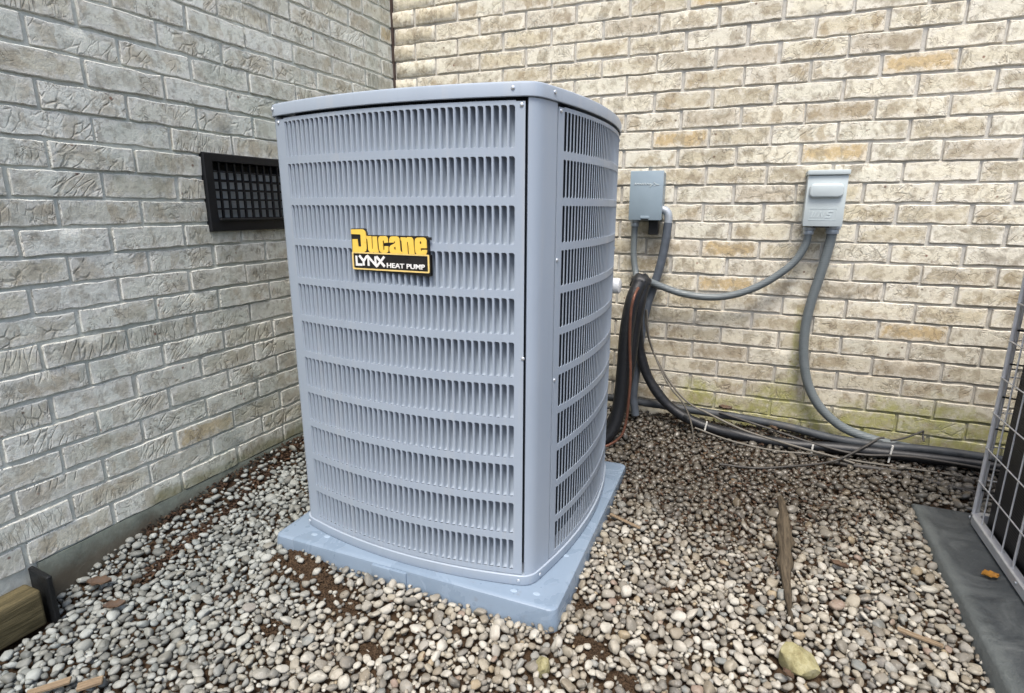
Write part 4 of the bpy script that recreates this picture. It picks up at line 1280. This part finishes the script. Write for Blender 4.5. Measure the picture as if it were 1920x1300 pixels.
CX, CY0, CY1, CZ0, CZ1 = 2.235, -0.422, -1.30, 0.047, 0.86
cond = empty('condenser_unit', (CX, CY0, CZ0), 0, 'black condenser in a pale wire cage, standing on the dark slab at the right edge', 'condenser')
def L_(x, y, z): return (x - CX, y - CY0, z - CZ0)
def bar(name, pts, r, mat=MAT['cage'], seg=8, smooth_path=False):
    return tube(name, [Vector(L_(*p)) for p in pts], r, mat, cond, seg, 6, smooth_path)
# bottom rail: flat curb with rounded corner
rail = [(CX - 0.004, CY1, CZ0 + 0.016), (CX - 0.004, CY0 - 0.03, CZ0 + 0.016), (CX, CY0 - 0.012, CZ0 + 0.016), (CX + 0.012, CY0 - 0.001, CZ0 + 0.016), (CX + 0.03, CY0 + 0.002, CZ0 + 0.016), (CX + 0.75, CY0 + 0.002, CZ0 + 0.016)]
rv, rf = [], []
path = [Vector(L_(*p)) for p in rail]
for i, p in enumerate(path):
    t = (path[min(i + 1, len(path) - 1)] - path[max(i - 1, 0)]).normalized()
    nrm = Vector((-t.y, t.x, 0))
    for dn, dz in ((-0.005, -0.013), (-0.005, 0.010), (-0.002, 0.0125), (0.014, 0.0125), (0.014, -0.013)):
        rv.append(p + nrm * -dn * -1 + Vector((0, 0, dz)) if False else p - nrm * dn * -1 * -1 + Vector((0, 0, dz)))
for i in range(len(path) - 1):
    for k in range(5):
        a, b_ = i * 5 + k, i * 5 + (k + 1) % 5
        rf.append((a, b_, b_ + 5, a + 5))
rf.append(tuple(range(5))); rf.append(tuple((len(path) - 1) * 5 + k for k in range(5)))
mesh_obj('base_rail', rv, rf, MAT['cage'], cond, smooth=True, angle=30)
for dy in (-0.012, -0.34, -0.67):
    bmx = bmesh.new()
    bmesh.ops.create_uvsphere(bmx, u_segments=10, v_segments=6, radius=1.0)
    bmesh.ops.transform(bmx, matrix=Matrix.Translation(L_(CX - 0.010, CY0 + dy, CZ0 + 0.017)) @ Matrix.Diagonal((0.0025, 0.0045, 0.0045, 1)), verts=bmx.verts)
    bm_obj('screw', bmx, MAT['screw'], cond)
bar('corner_post', [(CX + 0.002, CY0 - 0.002, CZ0 + 0.02), (CX + 0.002, CY0 - 0.002, CZ1)], 0.0062, MAT['cage'], 10)
bar('corner_post', [(CX + 0.013, CY0 + 0.006, CZ0 + 0.02), (CX + 0.013, CY0 + 0.006, CZ1)], 0.0045, MAT['cage'], 10)
vy = [-0.495, -0.567, -0.639, -0.711, -0.783, -0.855, -0.927, -0.999, -1.071, -1.143, -1.215, -1.287]
for k, y in enumerate(vy):
    bar('cage_wire', [(CX, y, CZ0 + 0.016), (CX, y, CZ1)], 0.0034 if k == 3 else 0.0022)
for k in range(8):
    z = 0.072 + 0.1045 * k
    bar('cage_wire', [(CX - 0.0035, CY1, z), (CX - 0.0035, CY0, z), (CX + 0.008, CY0 + 0.010, z), (CX + 0.75, CY0 + 0.010, z)], 0.0019)
for k in range(1, 9):
    bar('cage_wire', [(CX + 0.075 * k, CY0 + 0.013, CZ0 + 0.016), (CX + 0.075 * k, CY0 + 0.013, CZ1)], 0.0022)
for k in range(8):
    z = 0.15 + 0.095 * k
    bar('standoff', [(CX + 0.006, CY0 - 0.002, z), (CX + 0.055, CY0 - 0.050, z + 0.006)], 0.0026, MAT['black_plastic'])
box_obj('coil', 0.018, 0.80, -0.86, -0.045, 0.012, CZ1 - CZ0 - 0.02, MAT['coil_black'], cond, 0.012, 2)
box_obj('top_cover', -0.008, 0.80, -0.89, 0.012, CZ1 - CZ0, CZ1 - CZ0 + 0.03, MAT['cage'], cond, 0.006, 2)

# ------------------------------------------------------------------ timber edging and small loose things
tb = box_obj('landscape_timber', -0.032, 0.032, -1.4, 0.0, -0.05, 0.047, MAT['timber'], None, 0.008, 3)
tb.location = (0.043, -1.692, 0.010)
tag(tb, 'yellowish treated timber edging lying against the left brick wall, lower left', 'timber')
ed = bmesh.new(); bm_box(ed, -0.004, 0.084, -0.006, 0.006, -0.04, 0.098, 0.003, 1)
edo = bm_obj('edging_strip', ed, MAT['black_plastic'])
edo.location = (0.006, -1.672, -0.012); edo.rotation_euler = (0, 0, math.radians(-4))
tag(edo, 'black plastic edging strip standing at the end of the timber', 'edging')

def lumpy_strip(name, pts, widths, h, mat, label, cat):
    vs, fs = [], []
    path = catmull(pts, 6)
    n = len(path)
    for i, p in enumerate(path):
        u = i / (n - 1)
        w = float(np.interp(u, np.linspace(0, 1, len(widths)), widths)) * (1 + 0.25 * noise.noise(Vector((u * 9, 0, 3))))
        t = (path[min(i + 1, n - 1)] - path[max(i - 1, 0)]).normalized()
        s = Vector((-t.y, t.x, 0)).normalized()
        for k in range(8):
            a = math.pi * 2 * k / 8
            r = 1 + 0.3 * noise.noise(Vector((u * 14, k * 1.7, 1)))
            vs.append(p + s * math.cos(a) * w * r - Vector(pts[0]) + Vector((0, 0, 1)) * math.sin(a) * h * r * min(1, w / max(widths) + 0.25))
    for i in range(n - 1):
        for k in range(8):
            a, b_ = i * 8 + k, i * 8 + (k + 1) % 8
            fs.append((a, b_, b_ + 8, a + 8))
    fs.append(tuple(range(8))); fs.append(tuple((n - 1) * 8 + k for k in range(8)))
    o = mesh_obj(name, vs, fs, mat, None, smooth=True, angle=60)
    o.location = pts[0]
    return tag(o, label, cat)
lumpy_strip('root', [(1.722, -0.47, gz(1.72, -0.47) + 0.014), (1.725, -0.60, gz(1.72, -0.6) + 0.018), (1.724, -0.72, gz(1.72, -0.72) + 0.018), (1.722, -0.82, gz(1.72, -0.82) + 0.018), (1.722, -0.93, gz(1.72, -0.93) + 0.016), (1.728, -1.06, gz(1.72, -1.06) + 0.010)], [0.009, 0.017, 0.022, 0.018, 0.010, 0.004], 0.014, MAT['bark'], 'long tapering brown root lying half sunk in the gravel, pointing at the viewer', 'root')
yb = bmesh.new(); bmesh.ops.create_icosphere(yb, subdivisions=3, radius=1.0)
rr2 = random.Random(5)
planes = [(Vector((rr2.uniform(-1, 1), rr2.uniform(-1, 1), rr2.uniform(-0.6, 1))).normalized(), rr2.uniform(0.55, 0.78)) for _ in range(13)]
for v in yb.verts:
    c = v.co.copy()
    for nrm, d in planes:
        k = c.dot(nrm)
        if k > d: c -= nrm * (k - d) * 0.99
    c *= 1 + 0.04 * noise.noise(c * 5)
    v.co = Vector((c.x * 0.052, c.y * 0.036, c.z * 0.036))
ys_ = NB('yellow_green_rock')
yn = ys_.noise(ys_.objco(), 45, 5, 0.7)
MAT['yrock'] = ys_.done(ys_.ramp(yn, [(0.3, (0.17, 0.145, 0.07)), (0.5, (0.30, 0.275, 0.145)), (0.75, (0.42, 0.395, 0.26))]), 0.85, 0, ys_.bump(ys_.noise(ys_.objco(), 90, 5, 0.7), 0.6, 0.005), 0.3)
yo = bm_obj('rock', yb, MAT['yrock'], None, True, 30)
yo.location = (1.735, -1.175, gz(1.735, -1.175) + 0.022); yo.rotation_euler = (0.1, 0.1, -0.35)
tag(yo, 'fist sized yellow green rock in the gravel below the tip of the root', 'rock')
yo2 = yo.copy(); COL.objects.link(yo2)
yo2.location = (1.235, -1.385, gz(1.235, -1.385) + 0.010); yo2.scale = (0.52, 0.62, 0.75); yo2.rotation_euler = (0.4, 0.3, 1.3)
tag(yo2, 'smaller speckled tan rock in the gravel below the front corner of the pad', 'rock')

def chip(p, l, w, h, rz, label, name='wood_chip', mat='chip', tilt=0.06):
    bm = bmesh.new(); bm_box(bm, -w / 2, w / 2, -l / 2, l / 2, -h / 2, h / 2, min(h, w) * 0.2, 1)
    for v in bm.verts: v.co += Vector((0.002 * noise.noise(v.co * 60), 0, 0.004 * noise.noise(Vector((v.co.y * 30, 0, 2)))))
    o = bm_obj(name, bm, MAT[mat]); o.location = p; o.rotation_euler = (tilt, tilt * 0.7, rz)
    return tag(o, label, 'wood chip')
chip((0.305, -1.815, gz(0.3, -1.81) + 0.026), 0.075, 0.018, 0.006, math.radians(-42), 'flat tan wood offcut on the gravel at the lower left')
chip((0.372, -1.775, gz(0.37, -1.77) + 0.024), 0.045, 0.020, 0.008, math.radians(-40), 'short tan wood chip just right of the flat offcut')
chip((1.285, -0.795, gz(1.285, -0.795) + 0.022), 0.105, 0.009, 0.005, math.radians(70), 'slim pale stick in the gravel to the right of the pad')
chip((1.985, -1.005, gz(1.985, -1.0) + 0.024), 0.085, 0.011, 0.007, math.radians(78), 'pale stick in the gravel beside the dark slab')
def leaf(p, s, rz, mat, label, curl=0.55):
    vs, fs = [], []
    nU, nV = 7, 4
    for i in range(nU):
        u = i / (nU - 1)
        w = math.sin(math.pi * min(1, u * 0.93 + 0.04)) ** 0.8 * (0.30 + 0.07 * math.sin(u * 22))
        for j in range(nV + 1):
            v = j / nV * 2 - 1
            vs.append(((u - 0.5) * s, v * w * s, s * (curl * (v * v) * 0.35 + 0.18 * (u - 0.5) ** 2 + 0.05 * noise.noise(Vector((u * 5, v * 4, s * 90))))))
    for i in range(nU - 1):
        for j in range(nV):
            a = i * (nV + 1) + j
            fs.append((a, a + 1, a + nV + 2, a + nV + 1))
    o = mesh_obj('dry_leaf', vs, fs, MAT[mat], None, smooth=True)
    sm = o.modifiers.new('thickness', 'SOLIDIFY'); sm.thickness = 0.0006
    o.location = p; o.rotation_euler = (0.15, 0.1, rz)
    return tag(o, label, 'leaf')
leaf((2.19, -0.722, 0.046), 0.042, 0.3, 'leaf_orange', 'orange leaf on the dark slab beside the wire cage')
leaf((0.20, -1.612, gz(0.2, -1.61) + 0.022), 0.046, 0.9, 'leaf', 'curled brown leaf on the gravel in front of the timber')
leaf((0.085, -1.575, gz(0.08, -1.57) + 0.022), 0.055, 0.7, 'leaf', 'long brown leaf against the concrete footing near the black edging strip')
leaf((1.712, -1.222, gz(1.712, -1.22) + 0.024), 0.030, 2.2, 'leaf', 'small red brown leaf below the yellow green rock')
leaf((1.85, -0.80, gz(1.85, -0.80) + 0.024), 0.045, 2.6, 'leaf', 'dark brown leaf in the gravel between the root and the slab')
leaf((1.52, -0.045, 0.168), 0.05, 0.2, 'leaf', 'rust brown leaf caught on the pipe at the wall foot')
leaf((1.70, -0.085, 0.125), 0.045, 2.0, 'leaf', 'brown leaf lying between the wall pipe and the black line')

# ------------------------------------------------------------------ pebbles
def ico(sub):
    bm = bmesh.new(); bmesh.ops.create_icosphere(bm, subdivisions=sub, radius=1.0)
    bm.verts.ensure_lookup_table()
    v = np.array([x.co[:] for x in bm.verts]); f = np.array([[q.index for q in p.verts] for p in bm.faces])
    bm.free()
    return v, f
def pebble_shapes(sub, count, seed):
    v0, f0 = ico(sub)
    out = []
    r = random.Random(seed)
    for k in range(count):
        ph = Vector((r.random() * 40, r.random() * 40, r.random() * 40))
        pw = r.uniform(0.62, 1.0)
        fl = [(Vector((r.gauss(0, 1), r.gauss(0, 1), r.gauss(0, 1))).normalized(), r.uniform(0.60, 0.88)) for _ in range(r.randrange(2, 8))]
        v = np.zeros_like(v0)
        for i, c in enumerate(v0):
            c = Vector(c)
            c = Vector([math.copysign(abs(q) ** pw, q) for q in c]).normalized() * (1 + 0.28 * noise.noise(c * 1.1 + ph) + 0.07 * noise.noise(c * 3 + ph))
            for nrm, d in fl:
                q = c.dot(nrm)
                if q > d: c -= nrm * (q - d) * 0.75
            v[i] = c
        v[:, 0] *= 1.0; v[:, 1] *= r.uniform(0.64, 0.88); v[:, 2] *= r.uniform(0.42, 0.66)
        out.append(v)
    return out, f0
def in_pad(x, y, m):
    dx, dy = x - PADC[0], y - PADC[1]
    c, s = math.cos(-PADR), math.sin(-PADR)
    return abs(dx * c - dy * s) < PW + m and abs(dx * s + dy * c) < PW + m
def blocked(x, y, r):
    if x < r * 0.8 + 0.004 or y > -r * 0.6 - 0.003: return True
    if in_pad(x, y, r * 0.55 + 0.002): return True
    if x > 2.10 - r * 0.6 and -2.0 < y < -0.347 + r * 0.6: return True
    if x < 0.085 + r * 0.5 and y < -1.665 and x > 0.0: return True
    if abs(x - 1.735) < 0.045 and abs(y + 1.175) < 0.03: return True
    return False
CELL = 0.027
grid = {}
peb = []
def try_add(x, y, r, layer, fac):
    gx, gy = int(x // CELL), int(y // CELL)
    for i in range(gx - 1, gx + 2):
        for j in range(gy - 1, gy + 2):
            for q in grid.get((layer, i, j), ()):
                if (q[0] - x) ** 2 + (q[1] - y) ** 2 < ((q[2] + r) * fac) ** 2: return False
    grid.setdefault((layer, gx, gy), []).append((x, y, r))
    return True
prng = random.Random(21)
def shoot(n, rlo, rhi, layer, fac, x0, x1, y0, y1):
    for _ in range(n):
        x, y = prng.uniform(x0, x1), prng.uniform(y0, y1)
        r = prng.uniform(rlo, rhi)
        if y > -0.75 and x > 0.9: r *= 1.08
        if blocked(x, y, r): continue
        bare, rz = soil_at(x, y)
        if bare > 0.25 and prng.random() < bare * 0.93: continue
        td = trench_d(x, y)
        if td < 0.016 and prng.random() < 0.9: continue
        if not try_add(x, y, r, layer, fac): continue
        peb.append((x, y, r, layer, rz))
XR, YR = (0.0, 3.0), (-2.45, 0.0)
shoot(1500, 0.0128, 0.0168, 0, 0.80, *XR, *YR)
shoot(16000, 0.0098, 0.0128, 0, 0.80, *XR, *YR)
shoot(60000, 0.0072, 0.0098, 0, 0.79, *XR, *YR)
shoot(90000, 0.0042, 0.0072, 0, 0.79, *XR, *YR)
shoot(40000, 0.0080, 0.0120, 1, 0.82, *XR, *YR)
shapes_hi, f_hi = pebble_shapes(3, 14, 77)
shapes_lo, f_lo = pebble_shapes(2, 14, 77)
def peb_matrix(x, y, r, layer, rz):
    z = gz(x, y) + rz + (0.006 if layer == 0 else -0.006) + prng.uniform(-0.003, 0.004) + 0.2 * (r - 0.009)
    tl = prng.gauss(0, 0.32) if prng.random() < 0.82 else prng.gauss(0, 0.9)
    m = Matrix.Rotation(prng.uniform(0, 6.283), 3, 'Z') @ Matrix.Rotation(tl, 3, 'X') @ Matrix.Rotation(prng.gauss(0, 0.35), 3, 'Y')
    s = r * 1.14
    return np.array(m) * s, np.array((x, y, z))
vis = []
for i, (x, y, r, layer, rz) in enumerate(peb):
    q = project((x, y, gz(x, y)))
    sz = r / q[2] if (q and layer == 0 and in_view((x, y, gz(x, y)), 0.0)) else 0
    vis.append((sz, i))
vis.sort(reverse=True)
single_ids = {i for s, i in vis[:300]}
near_ids = {i for s, i in vis[300:2600]}
single_meshes = []
for v in shapes_hi:
    me = bpy.data.meshes.new('pebble')
    me.from_pydata([tuple(q) for q in v], [], [tuple(int(k) for k in f) for f in f_hi[:, :]])
    me.polygons.foreach_set('use_smooth', [True] * len(me.polygons))
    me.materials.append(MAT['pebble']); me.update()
    single_meshes.append(me)
V_parts, F_parts, off = [], [], 0
shapes_xlo, f_xlo = pebble_shapes(1, 14, 77)
for i, pb in enumerate(peb):
    R3, T = peb_matrix(*pb)
    k = prng.randrange(14)
    if i in single_ids:
        o = bpy.data.objects.new('pebble', single_meshes[k])
        mm = Matrix([list(R3[0]) + [T[0]], list(R3[1]) + [T[1]], list(R3[2]) + [T[2]], [0, 0, 0, 1]])
        o.matrix_basis = mm
        link(o, ground)
        continue
    if i in near_ids: sv_, f_ = shapes_lo[k], f_lo
    else: sv_, f_ = shapes_xlo[k], f_xlo
    V_parts.append(sv_ @ R3.T + T); F_parts.append(f_ + off); off += len(sv_)
VV = np.concatenate(V_parts).astype(np.float32); FF = np.concatenate(F_parts).astype(np.int32)
def np_mesh(name, VV, FF, mat, parent, kind=None):
    me = bpy.data.meshes.new(name)
    me.vertices.add(len(VV)); me.vertices.foreach_set('co', VV.ravel())
    nf, k = FF.shape
    me.loops.add(nf * k); me.loops.foreach_set('vertex_index', FF.ravel())
    me.polygons.add(nf)
    me.polygons.foreach_set('loop_start', np.arange(0, nf * k, k, dtype=np.int32))
    me.polygons.foreach_set('use_smooth', np.ones(nf, dtype=bool))
    me.update(calc_edges=True); me.validate()
    me.materials.append(mat)
    o = link(bpy.data.objects.new(name, me), parent)
    if kind: o['kind'] = kind
    return o
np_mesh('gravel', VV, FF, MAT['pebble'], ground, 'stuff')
print('pebbles', len(peb), 'tris', len(FF))

# ------------------------------------------------------------------ dead-leaf litter and soil crumbs
def litter_material():
    b = NB('leaf_litter')
    rnd = b.rnd()
    c = b.ramp(rnd, [(0.0, (0.028, 0.019, 0.013)), (0.4, (0.060, 0.036, 0.023)), (0.7, (0.045, 0.033, 0.023)), (0.90, (0.12, 0.066, 0.036)), (1.0, (0.20, 0.15, 0.09))])
    c = b.mix(b.noise(b.pos(), 150, 3), c, (0.05, 0.03, 0.02))
    return b.done(c, 0.85, 0.0, b.bump(b.noise(b.pos(), 300, 3), 0.4, 0.002), 0.2)
MAT['litter'] = litter_material()
lv, lf = [], []
def flake(x, y, z, s, lr):
    m = Matrix.Rotation(lr.uniform(0, 6.28), 3, 'Z') @ Matrix.Rotation(lr.gauss(0, 0.5), 3, 'X') @ Matrix.Rotation(lr.gauss(0, 0.4), 3, 'Y')
    a = s * lr.uniform(0.25, 0.6)
    pts = [(-s, 0, 0), (-s * 0.3, -a, s * 0.2), (s * 0.5, -a * 0.8, s * 0.1), (s, 0, 0.15 * s), (s * 0.4, a, s * 0.2), (-s * 0.4, a * 0.9, s * 0.1)]
    o = len(lv)
    for p in pts:
        q = m @ Vector(p); lv.append((q.x + x, q.y + y, q.z + z))
    lf.append((o, o + 1, o + 2, o + 3)); lf.append((o, o + 3, o + 4, o + 5))
lr = random.Random(9)
for (a, b_) in TRENCH:
    for _ in range(900):
        t = lr.random()
        x = a[0] + (b_[0] - a[0]) * t + lr.gauss(0, 0.009); y = a[1] + (b_[1] - a[1]) * t + lr.gauss(0, 0.006)
        if x < 0.003: x = 0.003 + lr.random() * 0.01
        flake(x, y, gz(x, y) + lr.uniform(-0.004, 0.010), lr.uniform(0.003, 0.009), lr)
for _ in range(900):
    x = lr.uniform(1.25, 2.35); y = -abs(lr.gauss(0.0, 0.05)) - 0.012
    flake(x, y, gz(x, y) + lr.uniform(0.004, 0.022), lr.uniform(0.003, 0.010), lr)
for _ in range(2600):
    x = lr.gauss(1.62, 0.28); y = lr.gauss(-0.42, 0.24)
    if y > -0.03: continue
    if blocked(x, y, 0.006): continue
    flake(x, y, gz(x, y) + lr.uniform(0.004, 0.018), lr.uniform(0.003, 0.009), lr)
for _ in range(700):
    x = lr.uniform(0.02, 2.08); y = lr.uniform(-1.9, -0.1)
    if blocked(x, y, 0.006): continue
    flake(x, y, gz(x, y) + lr.uniform(0.004, 0.017), lr.uniform(0.002, 0.007), lr)
lo_ = mesh_obj('leaf_litter', lv, lf, MAT['litter'])
tag(lo_, 'brown leaf litter scattered through the gravel and along the wall feet', kind='stuff')
cv_, cf_ = [], []
icv, icf = ico(1)
crumbs_v, crumbs_f, off = [], [], 0
for sx, sy, r, h in SOIL:
    for _ in range(int(900 * (r / 0.08) ** 2)):
        a = lr.uniform(0, 6.28); d = r * 1.15 * math.sqrt(lr.random())
        x, y = sx + d * math.cos(a), sy + d * math.sin(a) / 1.5
        if in_pad(x, y, 0.003): continue
        bare, rz = soil_at(x, y)
        s = lr.uniform(0.0012, 0.0045) * (1.6 if lr.random() < 0.08 else 1)
        crumbs_v.append(icv * s * np.array([1, lr.uniform(0.7, 1), lr.uniform(0.6, 1)]) + np.array([x, y, gz(x, y) - 0.012 + rz + 0.008 * bare + s * 0.4]))
        crumbs_f.append(icf + off); off += len(icv)
np_mesh('soil_crumbs', np.concatenate(crumbs_v).astype(np.float32), np.concatenate(crumbs_f).astype(np.int32), MAT['soil'], ground, 'stuff')
